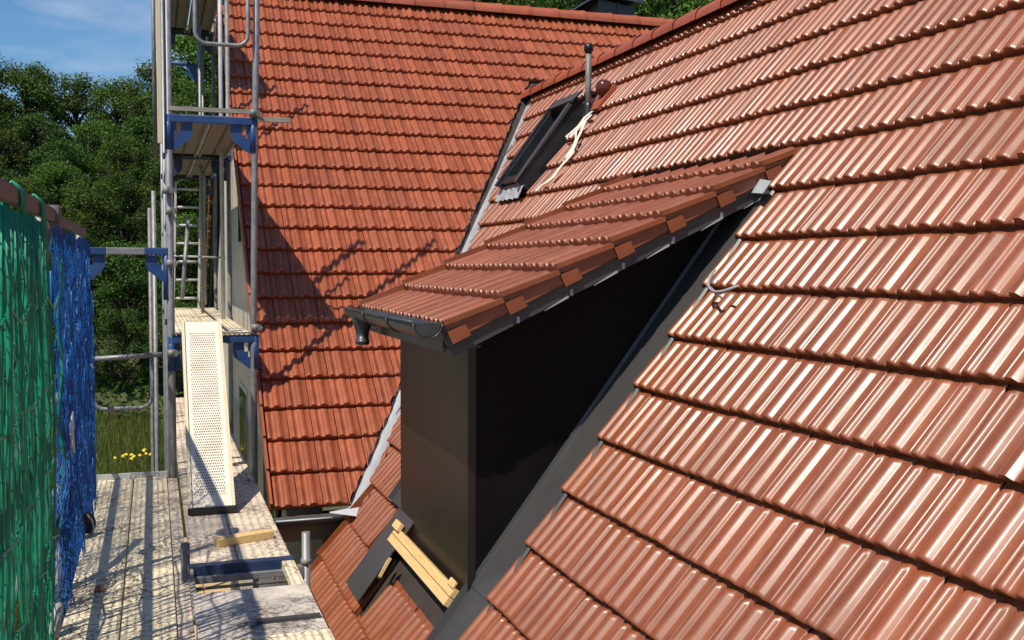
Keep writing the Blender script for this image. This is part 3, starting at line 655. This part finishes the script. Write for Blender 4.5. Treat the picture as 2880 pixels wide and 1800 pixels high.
# --- eaves scaffold: the run the viewer stands on
es = thing('scaffold', (0.1, 6.0, -6.4), 'eaves scaffold with cream decking and weathered boards in the lower left foreground', 'scaffold')
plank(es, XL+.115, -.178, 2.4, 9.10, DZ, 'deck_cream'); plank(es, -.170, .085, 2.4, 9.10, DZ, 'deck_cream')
plank(es, .09, .165, 2.4, 9.08, DZ-.012, 'deck_pink', 'gap_board', .03)
plank(es, .185, .455, 6.33, 9.06, DZ, 'deck_pink'); plank(es, .462, .765, 6.33, 9.06, DZ, 'deck_pink')
plank(es, .185, .455, 9.12, 14.6, DZ-.005, 'deck_pink'); plank(es, .462, .765, 9.12, 14.6, DZ-.005, 'deck_pink')
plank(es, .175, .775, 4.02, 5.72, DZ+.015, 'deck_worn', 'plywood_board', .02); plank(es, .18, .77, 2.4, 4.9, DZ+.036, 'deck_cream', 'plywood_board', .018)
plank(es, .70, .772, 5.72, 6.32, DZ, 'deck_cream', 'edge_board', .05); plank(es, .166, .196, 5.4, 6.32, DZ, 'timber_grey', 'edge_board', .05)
MB().box2((XL+.1, 9.10, DZ-.10), (.10, 9.125, DZ+.045)).build('end_board', 'white_metal', es)
MB().box2((.45, 5.12, DZ+.016), (.76, 5.16, DZ+.032)).build('lap_strip', 'gutter_metal', es)
# frame head at the hatch
tr = MB(); tr.box2((.165, 6.255, DZ-.055), (.775, 6.325, DZ+.012)); tr.build('transom', 'blue_dark', es, bevel=.004)
tr = MB(); tr.box2((.17, 6.22, DZ-.085), (.77, 6.25, DZ-.045)); tr.build('transom_channel', 'galvanised', es, bevel=.004)
MB().tube([(.19, 6.20, DZ-.105), (.77, 6.20, DZ-.105)], .010, 8).build('transom_tube', 'galvanised_dirty', es)
post(es, .148, 6.05, -4.2, -1.545, 'galvanised_dirty'); post(es, .815, 6.05, -4.2, -1.535, 'galvanised', 0)
MB().bar((.77, 6.06, DZ-.01), (.80, 6.06, DZ-.01), .07, .06).build('link_plate', 'galvanised_dirty', es)
MB().lathe((.815, 6.05, -1.72), (0, 0, 1), [(.0255, 0), (.031, .0), (.031, .03), (.0255, .03)], 12).build('collar', 'galvanised_dirty', es)
# what the hatch shows: uprights and the deck one level down
for x, y in ((.22, 5.98), (.30, 6.02), (.52, 5.75)): post(es, x, y, -4.2, DZ-.10, 'galvanised_dirty', 0, 'post', .02)
MB().bar((.555, 5.86, -3.7), (.555, 5.86, DZ-.10), .045, .03, (0, 1, 0)).build('upright', 'white_metal', es)
MB().tube([(.56, 6.1, -2.9), (.86, 6.3, -2.0)], .024, 10).build('brace', 'galvanised_dirty', es)
MB().box2((.40, 6.0, -2.25), (.50, 6.03, DZ-.12)).build('gusset', 'blue_dark', es)
plank(es, .165, .50, 3.0, 15, -3.75, 'lower_boards'); plank(es, .51, .80, 3.0, 15, -3.75, 'lower_boards')
# posts of the outer row, rails and top ledger for the nets
for y in (3.0, 6.05, 9.12):
    post(es, XL, y, -6.4, .26, 'galvanised')
    if y < 9: post(es, XM-.005, y-.02, -6.4, -1.80, 'galvanised_dirty')
for z in (-.76, -1.27):
    MB().tube([(XL+.03, 2.4, z), (XL+.03, 9.1, z)], .024, 10).build('guard_rail', 'galvanised', es)
lg = MB(); lg.bar((-.52, 2.4, .275), (-.52, 6.28, .275), .045, .075); lg.build('net_ledger', 'rail_brown', es, bevel=.012)
lg = MB(); lg.bar((-.52, 6.40, .262), (-.52, 9.0, .262), .045, .065); lg.build('net_ledger', 'rail_brown', es, bevel=.012)
MB().lathe((-.49, 6.30, .235), (-1, 0, 0), [(.001, -.01), (.09, -.01), (.10, .0), (.10, .05), (.09, .06), (.001, .06)], 20).build('joint_plate', 'rail_brown', es)
# frame head at the end of the outer bay
fy = 9.12
mb = MB(); mb.box2((XL, fy-.03, .09), (-.36, fy+.03, .15)); mb.build('frame_head', 'blue_paint', es, bevel=.006)
mb = MB(); mb.box2((-.36, fy-.029, .091), (-.06, fy+.029, .149)); mb.build('frame_head', 'galvanised', es, bevel=.006)
mb = MB(); mb.box2((-.06, fy-.03, .09), (XM-.02, fy+.03, .15)); mb.build('frame_head', 'blue_paint', es, bevel=.006)
gusset(es, XM-.03, fy, .088, -1); gusset(es, XL+.03, fy, .088, 1)
MB().tube([(XM-.03, fy, .15), (XM-.03, fy, -.28)], .028, 12).build('post_sleeve', 'blue_paint', es)
def uframe(parent, x0, x1, y, z0, z1, r=.017, mat='galvanised', top=True):
    c = .09; pts = [(x0, y, z1), (x0, y, z0+c)]+[(x0+c-c*math.cos(a), y, z0+c-c*math.sin(a)) for a in (R(20), R(45), R(70), R(90))]
    pts += [(x1-c+c*math.sin(a), y, z0+c-c*math.cos(a)) for a in (R(0), R(20), R(45), R(70))]+[(x1, y, z0+c), (x1, y, z1)]
    o = MB().tube(pts, r, 10).build('end_guard', mat, parent)
    if top: MB().tube([(x0-.08, y-.005, z1-.02), (x1+.08, y-.005, z1+.01)], r*1.25, 10).build('end_guard_rail', mat, parent)
uframe(es, -.475, -.02, 9.05, -1.16, -.735)
for x, y, z in ((XM, 9.06, -.72), (XM-.0, 9.06, .45), (XL, 9.06, -.72)): coupler(es, x, y, z)

# --- gable scaffold along the far wing
gs = thing('scaffold', (0.5, 12.0, -6.2), 'tall gable scaffold with blue frame heads and decks stacked beside the cream gable wall', 'scaffold')
FY1, FY2, FY3 = 9.12, 12.2, 15.0
LV = (-.57, 1.255, 3.20)
post(gs, XM, FY1, -6.3, 4.2, 'galvanised', .0, 'post', .030)
MB().tube([(.795, FY1, -6.3), (.80, FY1, -.6), (.83, FY1, 1.2), (.895, FY1, 4.2)], .0265, 12).build('post', 'galvanised', gs)
for y in (FY2, FY3): 
    post(gs, XM, y, -6.3, 3.3, 'galvanised'); post(gs, XR, y, -6.3, 3.3, 'galvanised_dirty')
post(gs, XM-.12, 12.6, -6.3, .85, 'galvanised'); post(gs, XM-.17, 14.4, -6.3, .75, 'galvanised_dirty')
post(gs, XR-.11, 11.6, -.57, 4.0, 'white_metal', 0, 'post', .022); post(gs, XR-.25, 13.3, -.57, 2.9, 'galvanised', 0, 'post', .02)
MB().box2((XM-.085, FY1-.06, 1.0), (XM-.048, FY1-.02, 4.2)).build('timber_post', 'timber_pale', gs, bevel=.004)
MB().tube([(XM-.105, FY1+.1, .9), (XM-.105, FY1+.1, 2.6)], .016, 8).build('diagonal_brace', 'galvanised_dirty', gs)
for li, z in enumerate(LV):
    for fi, y in enumerate((FY1, FY2, FY3)):
        if li == 2 and fi == 0: continue
        m1 = 'blue_paint' if fi == 0 else 'blue_dark'
        MB().box2((XM-.02, y-.03, z-.075), (XR+.03, y+.03, z-.012)).build('frame_head', m1, gs, bevel=.006)
        gusset(gs, XM+.028, y, z-.077, 1, m1); gusset(gs, XR-.025, y, z-.077, -1, m1)
        if fi == 0:
            for x in (XM, XR): MB().tube([(x, y, z-.012), (x, y, z-.30)], .031, 12).build('post_sleeve', m1, gs)
    ye = FY3+1.2
    for (ya, yz_) in ((FY1+.04, FY2-.04), (FY2+.04, FY3-.04)):
        if ya > ye: continue
        if li == 2 and ya < 12: continue
        for (xa, xb) in ((XM+.045, XM+.335), (XM+.35, XR-.03)):
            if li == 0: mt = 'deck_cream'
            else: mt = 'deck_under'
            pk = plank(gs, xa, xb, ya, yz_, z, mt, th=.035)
            if li > 0:
                MB().box2((xa+.005, ya, z-.06), (xa+.03, yz_, z-.036)).build('plank_flange', 'deck_under', pk)
                MB().box2((xb-.03, ya, z-.06), (xb-.005, yz_, z-.036)).build('plank_flange', 'deck_under', pk)
                MB().box2(((xa+xb)/2-.006, ya, z-.05), ((xa+xb)/2+.006, yz_, z-.036)).build('plank_seam', 'black_frame', pk)
                MB().box2((xa+.04, yz_-.16, z-.066), (xb-.04, yz_-.06, z-.036)).build('end_hook', 'black_frame', pk)
MB().box2((XM+.0, FY1-.035, LV[1]+.02), (XR+.0, FY1+.0, LV[1]+.055)).build('edge_board', 'timber_grey', gs)
MB().box2((XR+.03, FY1-.06, LV[1]-.04), (XR+.30, FY1-.02, LV[1]+.0)).build('putlog', 'timber_grey', gs)
MB().box2((XM, FY1-.04, LV[0]+.003), (XR, FY1+.02, LV[0]+.012)).build('edge_strip', 'rail_brown', gs)
uframe(gs, .352, .775, 9.07, 1.83, 2.9, .017, 'galvanised', False)
coupler(gs, XM+.045, 9.10, 2.32); coupler(gs, XM-.02, 9.06, .62); coupler(gs, XR, 9.08, 1.28)
coupler(gs, XR, 9.10, -.52); coupler(gs, XM, 9.06, .02)
for z in (.42, .93):
    MB().tube([(XM, FY1, z), (XM, FY3, z)], .018, 8).build('guard_rail', 'galvanised', gs)
MB().tube([(XM+.02, 12.9, .12), (XR, 12.9, .10)], .012, 8).build('end_guard_rail', 'white_metal', gs)
MB().tube([(.16, 14.3, 2.62), (.62, 14.3, 2.58)], .022, 8).build('end_guard_rail', 'blue_paint', gs)
gusset(gs, .64, 14.28, 2.58, -1, 'blue_paint', .22)
MB().tube([(.64, 14.28, -.5), (.64, 14.28, 2.95)], .02, 8).build('post', 'galvanised', gs)
MB().tube([(XM+.25, 12.4, .55), (XM+.16, 12.0, -.35)], .022, 8).build('diagonal_brace', 'galvanised', gs)
# ladder
ld = thing('ladder', (.42, 14.5, -.57), 'pale metal ladder standing on gable scaffold deck', 'ladder')
for x0, x1 in ((.245, .30), (.565, .62)):
    MB().bar((x0, 14.5, -.57), (x1, 14.7, 1.12), .03, .055, (0, 1, 0)).build('stile', 'white_metal', ld)
for i in range(7):
    f_ = (i+.6)/7; z = -.57+1.69*f_; xo = .055*f_
    MB().tube([(.245+xo, 14.5+.2*f_, z), (.565+xo, 14.5+.2*f_, z)], .017, 8).build('rung', 'white_metal', ld)
# ramp
rp = thing('ramp', (.37, 7.65, DZ), 'cream perforated metal ramp leaning from pink deck up to the gable deck', 'ramp')
a0, a1 = Vector((.215, 7.62, -1.715)), Vector((.215, 9.06, -.47)); wdt = .315
rd_ = (a1-a0).normalized(); rn = Vector((1, 0, 0)).cross(rd_)
me = MB(); V = [a0+Vector((.022, 0, 0)), a0+Vector((wdt-.022, 0, 0)), a1+Vector((wdt-.022, 0, 0)), a1+Vector((.022, 0, 0))]
V = [p+rn*.012 for p in V]
me.add(V+[p-rn*.008 for p in V], [(0, 1, 2, 3), (7, 6, 5, 4), (0, 4, 5, 1), (1, 5, 6, 2), (2, 6, 7, 3), (3, 7, 4, 0)])
sh = me.build('tread_sheet', 'perforated', rp, fixn=False)
uvl = sh.data.uv_layers.new(name='UVMap')
for pl_ in sh.data.polygons:
    for li_, vi in zip(pl_.loop_indices, pl_.vertices):
        uvl.data[li_].uv = ((0, 0), (1, 0), (1, 1), (0, 1))[vi % 4]
for xo in (.010, wdt-.010):
    MB().bar(a0+Vector((xo, 0, 0)), a1+Vector((xo, 0, 0)), .022, .055, rn).build('side_rail', 'timber_pale', rp)
MB().bar(a0+Vector((-.01, -.025, -.004)), a0+Vector((wdt+.01, -.025, -.004)), .045, .05).build('foot_bar', 'black_rubber', rp, bevel=.01)
MB().bar(a1+Vector((0, .02, .0)), a1+Vector((wdt, .02, .0)), .05, .03).build('hook_bar', 'timber_pale', rp)
# timber lying on the deck
tb = MB(); tb.bar((.35, 6.71, DZ+.026), (.70, 6.83, DZ+.026), .075, .05); tag(tb.build('timber_offcut', 'timber', None, bevel=.004), 'short yellow timber offcut lying on the pinkish deck', 'timber')
sh_ = MB(); sh_.add([(-.33, 5.96, DZ+.002), (-.285, 5.95, DZ+.002), (-.27, 6.02, DZ+.002), (-.315, 6.05, DZ+.002), (-.318, 5.98, DZ+.024), (-.29, 5.97, DZ+.028), (-.283, 6.01, DZ+.026), (-.31, 6.03, DZ+.022)], [(3, 2, 1, 0), (4, 5, 6, 7), (0, 1, 5, 4), (1, 2, 6, 5), (2, 3, 7, 6), (3, 0, 4, 7)])
tag(sh_.build('tile_shard', 'tile', None), 'small orange broken tile shard on the cream deck', 'tile shard')
cp = thing('bucket', (-.43, 7.2, DZ), 'black rubber cap lying on its side against the blue net', 'bucket')
MB().lathe((-.45, 7.22, DZ+.085), (.7, -.6, .25), [(.001, -.03), (.05, -.028), (.066, -.008), (.070, .04), (.064, .042), (.058, .0), (.001, -.008)], 20).build('body', 'black_rubber', cp)
MB().tube([(-.42, 7.15, DZ+.16), (-.39, 7.14, DZ+.12), (-.38, 7.16, DZ+.06), (-.40, 7.2, DZ+.02)], .006, 6).build('handle', 'galvanised', cp)

# ================================================================== NETS
def net(name, label, y0, y1, z0, z1, dy, dz, x0, amp, r, mat, seed, hang, top=.0, layers=1, lead=0.0):
    q = random.Random(seed)
    t = thing(name, (x0, (y0+y1)/2, z0), label, 'net')
    for ly in range(layers):
        mb = MB(); ny = int((y1-y0)/dy); nz_ = int((z1-z0)/dz)
        P = {}
        for i in range(ny+1):
            fy_ = i/ny; ph = q.uniform(-.3, .3)
            for j in range(nz_+1):
                fz = j/nz_
                ya_ = y0+lead*min(1, (1-fz)*2.2); y = ya_+(y1-ya_)*fy_+q.gauss(0, dy*.18)
                z = z1-(z1-z0)*fz-hang*math.sin(math.pi*2.5*fy_)**2*(1-fz)+q.gauss(0, dz*.16)
                x = x0+.018*ly+amp*(.35+.9*fz)*(math.sin(y*7.3+fz*2.2+ly)+.55*math.sin(y*17.1+1.3*ly-fz*4))+q.gauss(0, .006)+top*fz**5
                P[i, j] = Vector((x, y, z))
        def seg(a, b, rr):
            d = (b-a)
            if d.length < 1e-4: return
            d.normalize(); s1 = d.cross(Vector((.3, .2, .93))).normalized()*rr; s2 = d.cross(s1.normalized())*rr
            o = len(mb.v)
            for p in (a, b): mb.v += [p+s1, p-s1*.5+s2*.87, p-s1*.5-s2*.87]
            for j in range(3): mb.f.append([o+j, o+(j+1) % 3, o+3+(j+1) % 3, o+3+j]); mb.sm.append(True)
        for i in range(ny+1):
            for j in range(nz_):
                seg(P[i, j], P[i, j+1], r*q.uniform(.7, 1.3))
        for i in range(ny):
            for j in range(0, nz_+1):
                if q.random() < .9: seg(P[i, j], P[i+1, j], r*q.uniform(.55, 1.0))
        mb.build('mesh', mat, t, fixn=False)
    return t
gnet = net('safety_net', 'green safety net draped over brown rail at the left picture edge', 3.2, 5.75, -2.6, .20, .022, .085, -.505, .030, .0030, 'net_green', 3, .0, .0, 1)
# loops over the rail and heavy border rope of the green net
for y in (4.62, 5.42):
    for k in range(7):
        yy = y+.022*(k-3)+rnd.uniform(-.006, .006)
        MB().tube([(-.485, yy+.10, .02), (-.487, yy+.03, .22), (-.492, yy, .30), (-.52, yy-.005, .330), (-.555, yy, .29), (-.56, yy+.02, .12), (-.56, yy+.06, -.3)], .008, 6).build('loop', 'net_green', gnet)
pts = [(-.475+.012*math.sin(i*1.1), 6.05+.03*math.sin(i*.5), .05-i*.085) for i in range(28)]
MB().tube(pts, .010, 7).build('border_rope', 'net_green', gnet)
q = random.Random(21); mb = MB()
for i in range(34):
    y = 3.3+2.42*i/33+q.gauss(0, .02); x = -.485+q.gauss(0, .012); ph = q.uniform(0, 6)
    mb.tube([(x+.012*math.sin(ph+k*.9), y+.014*math.sin(ph*2+k*.7), .20-k*.31) for k in range(9)], q.uniform(.006, .011), 6)
mb.build('fold_strand', 'net_green', gnet, fixn=False)['kind'] = 'stuff'
for j in range(6):
    z = -.15-.38*j
    MB().tube([(-.47, 3.3+.34*i, z-.07*math.sin(i*math.pi*.5+j)**2) for i in range(9)], .006, 6).build('cross_rope', 'net_green', gnet)
bnet = net('safety_net', 'blue safety net hanging in a dense bunch beside the cream deck', 5.30, 8.85, -2.05, .20, .026, .060, -.50, .034, .0021, 'net_blue', 5, .03, .03, 2, .65)
q = random.Random(11); mb = MB()
for i in range(150):
    y = q.uniform(6.05, 8.75); z = q.uniform(-1.6, .15); ln = q.uniform(.15, .7); x = -.47+q.gauss(0, .022)
    mb.tube([(x, y, z), (x+q.gauss(0, .012), y+q.gauss(0, .03), z-ln*.5), (x+q.gauss(0, .015), y+q.gauss(0, .05), z-ln)], q.uniform(.003, .007), 5)
mb.build('loose_strand', 'net_blue', bnet, fixn=False)['kind'] = 'stuff'
MB().prism([(-.445, 6.38, -.86), (-.445, 6.50, -.84), (-.44, 6.50, -1.04), (-.435, 6.43, -1.07), (-.44, 6.38, -1.02)], (-.008, 0, 0)).build('paper_tag', 'paper', bnet)
# grey hose behind the nets
hs_ = MB(); hs_.tube([(-.485, 6.75, -.95), (-.49, 6.55, -1.08), (-.50, 6.30, -1.22), (-.505, 6.12, -1.42), (-.505, 6.05, -1.62), (-.50, 6.0, -1.78)], .026, 12)
tag(hs_.build('hose', 'pipe_grey', None), 'bent grey hose hanging between the green and blue nets', 'hose')
hs_ = MB(); hs_.tube([(-.50, 5.25, -1.9), (-.465, 5.30, -1.70), (-.455, 5.34, -1.60)], .030, 14)
tag(hs_.build('tube_end', 'pipe_grey', None), 'grey pipe stub poking through the foot of the blue net', 'pipe')

# ================================================================== TREES
def leaf_cloud(mb, c, r, n, s, q):
    for i in range(n):
        d = Vector((q.gauss(0, 1), q.gauss(0, 1), q.gauss(0, 1))).normalized()*(q.random()**.45)
        p = c+Vector((d.x*r.x, d.y*r.y, d.z*r.z))
        nn = (d*.8+Vector((q.gauss(0, .6), q.gauss(0, .6), q.gauss(.5, .5)))).normalized()
        a = nn.orthogonal().normalized(); a = (Matrix.Rotation(q.uniform(0, 6.28), 3, nn) @ a); b_ = nn.cross(a)
        ss = s*q.uniform(.6, 1.35); o = len(mb.v)
        mb.v += [p-a*ss, p+b_*ss*.55+nn*ss*.15, p+a*ss, p-b_*ss*.55+nn*ss*.15]
        mb.f.append([o, o+1, o+2, o+3]); mb.sm.append(False)
def make_tree(seed, h, cr_, nb, nl, ls):
    q = random.Random(seed); cw = MB(); tk = MB()
    th = h*.55
    tk.tube([(0, 0, -.6), (.05, .02, th*.4), (-.05, .05, th*.8), (.02, 0, h*.86)], .1, 8, rads=[h*.024, h*.018, h*.012, h*.004])
    for i in range(nb):
        a = q.uniform(0, 6.28); zf = q.random()**.8; rr = cr_*math.sqrt(max(.05, 1-(abs(zf-.38)/.68)**2))*q.uniform(.45, 1.0)
        z = h*(.22+.74*zf); c = Vector((math.cos(a)*rr, math.sin(a)*rr, z))
        br = cr_*q.uniform(.20, .40)
        tk.tube([(0, 0, max(.4, z-rr*.7)), tuple(c*.55+Vector((0, 0, z*.42))), tuple(c)], .03, 5, rads=[h*.008, h*.005, h*.002])
        leaf_cloud(cw, c, Vector((br, br, br*.72)), nl, ls, q)
    return tk, cw
kinds = []
for i, (h, c_, nb, nl, ls, mt) in enumerate(((9.0, 2.5, 85, 170, .085, 'leaf'), (7.5, 2.2, 75, 170, .080, 'leaf_dark'), (10.5, 2.6, 95, 170, .090, 'leaf'), (5.0, 2.0, 60, 170, .075, 'leaf_dark'))):
    tk, cw = make_tree(20+i, h, c_, nb, nl, ls)
    m1 = tk.mesh('trunk'); m1.materials.append(MATS['bark']); m2 = cw.mesh('crown'); m2.materials.append(MATS[mt]); kinds.append((m1, m2, h))
def tree(x, y, k, top, label, group, nm='broadleaf_tree'):
    z = gz(x, y); h = kinds[k][2]; s = max(.5, (top-z)/h) if top is not None else 1.0
    t = thing(nm, (x, y, z), label, 'tree', group); t.rotation_euler = (0, 0, rnd.uniform(0, 6.28)); t.scale = (min(s, 1.25)*.95, min(s, 1.25)*.95, s)
    for nme, me in (('trunk', kinds[k][0]), ('crown', kinds[k][1])):
        o = bpy.data.objects.new(nme, me); COL.objects.link(o); o.parent = t
TL_ = [  # x, y, kind, top height: skyline row first, then down the slope
    (-7.6, 52, 2, 9.9), (-5.4, 53, 0, 9.2), (-3.4, 55, 2, 9.3), (-1.5, 54, 0, 8.9), (0.4, 52, 2, 9.6), (2.2, 50, 0, 11.0), (4.2, 50, 2, 12.4), (-9.8, 54, 0, 10.6), (6.5, 51, 0, 12.6),
    (-6.6, 47, 0, 6.6), (-4.5, 47.5, 1, 6.3), (-2.2, 47, 0, 6.0), (0.0, 47, 1, 6.4), (2.0, 46, 2, 7.8),
    (-5.4, 42.5, 1, 3.7), (-3.2, 42, 0, 3.3), (-1.1, 43, 1, 3.6), (1.0, 42, 0, 4.4), (2.9, 42.5, 1, 4.8),
    (-4.8, 38, 3, .9), (-2.8, 38.5, 1, .9), (-0.8, 38, 3, .8), (1.0, 38, 0, 1.6), (2.6, 37.5, 3, 1.6),
    (-7.4, 43, 1, 4.4), (-6.4, 38.5, 3, 1.2), (-2.0, 40.3, 0, 2.2), (0.2, 40.4, 1, 2.4), (-4.3, 40.2, 0, 2.1), (-3.4, 45, 1, 5.0), (-1.0, 45.2, 0, 5.2), (1.1, 44.8, 1, 5.6), (-5.6, 45, 0, 5.3),
    (-4.4, 35.0, 3, -1.5), (-2.6, 35.2, 3, -1.7), (-0.9, 35, 3, -1.4), (0.7, 34.6, 3, -1.2), (2.2, 35, 3, -1.2)]
ORD = ['leftmost', 'second', 'third', 'fourth', 'fifth', 'sixth', 'seventh', 'eighth', 'ninth', 'tenth', 'eleventh', 'twelfth', 'thirteenth', 'fourteenth']
def row(items, what, where, group):
    for n_, (x, y, k, tp) in enumerate(sorted(items, key=lambda a: a[0]/a[1])):
        tree(x, y, k, tp, f'{ORD[n_]} {what} from the left {where}' if n_ else f'leftmost {what} {where}', group)
row([a for a in TL_ if a[1] > 49], 'tall tree', 'on the wooded skyline', 'trees along the skyline')
row([a for a in TL_ if 44 < a[1] < 49], 'tree', 'just below the skyline of the wooded slope', 'trees on the upper slope')
row([a for a in TL_ if 40 < a[1] < 44], 'broadleaf tree', 'halfway up the wooded slope', 'trees on the middle slope')
row([a for a in TL_ if 36.5 < a[1] < 40], 'leafy tree', 'low on the wooded slope', 'trees on the lower slope')
row([a for a in TL_ if a[1] < 36.5], 'bushy tree', 'at the edge of the meadow', 'bushy trees along the meadow')
row(((12.5, 48, 2, 15.5), (15.5, 49, 0, 15.8), (18.6, 47, 2, 15.5), (21.8, 49, 0, 16.8), (25, 48, 2, 17.5), (28.4, 48, 0, 18), (10, 46, 0, 14.5), (32, 47, 2, 18.5), (17, 42, 1, 12.5), (22, 42, 0, 13), (13.5, 43, 0, 12.6), (27, 43, 2, 14.6), (36, 48, 0, 19)), 'tree', 'behind the far roof ridge', 'trees behind the far ridge')
# undergrowth on the slope and the meadow
q = random.Random(5); ug = MB()
for i in range(9000):
    x = q.uniform(-9, 6); y = q.uniform(32.8, 50); z = gz(x, y)
    leaf_cloud(ug, Vector((x, y, z+.25)), Vector((.3, .3, .4)), 1, .13, q)
u_ = ug.build('undergrowth', 'leaf_dark', None, fixn=False); u_['kind'] = 'stuff'; tag(u_, 'green undergrowth covering the slope below the trees', 'undergrowth')
gr_ = MB()
for i in range(70000):
    y = 13+20.5*q.random(); x = q.uniform(-.105*y-.8, .07*y+.6) if i < 42000 else q.uniform(-.32*y-2, -.1*y); z = gz(x, y)
    h = q.uniform(.12, .40)*(1.2 if noise.noise(Vector((x*.5, y*.5, 2))) > 0 else .7); a = q.uniform(0, 6.28); wd = q.uniform(.010, .022); ln = Vector((q.gauss(0, .12), q.gauss(0, .12), 0))
    o = len(gr_.v); d_ = Vector((math.cos(a)*wd, math.sin(a)*wd, 0)); p = Vector((x, y, z))
    gr_.v += [p-d_, p+d_, p+ln*h*2+Vector((0, 0, h))]; gr_.f.append([o, o+1, o+2]); gr_.sm.append(False)
g_ = gr_.build('meadow_grass', 'grass', None, fixn=False); g_['kind'] = 'stuff'; tag(g_, 'tall meadow grass below the wood, seen between nets and poles', 'grass')
for cx, cy, mt, nf, nmx in ((-1.55, 28.0, 'petal_white', 9, 'larger white'), (-.60, 27.4, 'petal_yellow', 8, 'larger yellow'), (-.25, 27.8, 'petal_yellow', 5, 'smaller yellow'), (-2.1, 24, 'petal_white', 4, 'smaller white')):
    z = gz(cx, cy); ft = thing('wild_flower', (cx, cy, z), f'cluster of {nmx} wild flowers in the meadow grass', 'flower', 'wild flowers in the meadow')
    hd = MB(); stx = MB()
    for i in range(nf):
        x, y = cx+q.gauss(0, .16), cy+q.gauss(0, .16); h = q.uniform(.45, .62)
        hd.lathe((x, y, z+h), (q.gauss(0, .3), -.5, 1), [(.001, .0), (.05, .012), (.055, .02), (.001, .03)], 7); stx.tube([(x, y, z), (x, y, z+h)], .006, 4)
    hd.build('blossom', mt, ft); stx.build('stem', 'grass', ft)
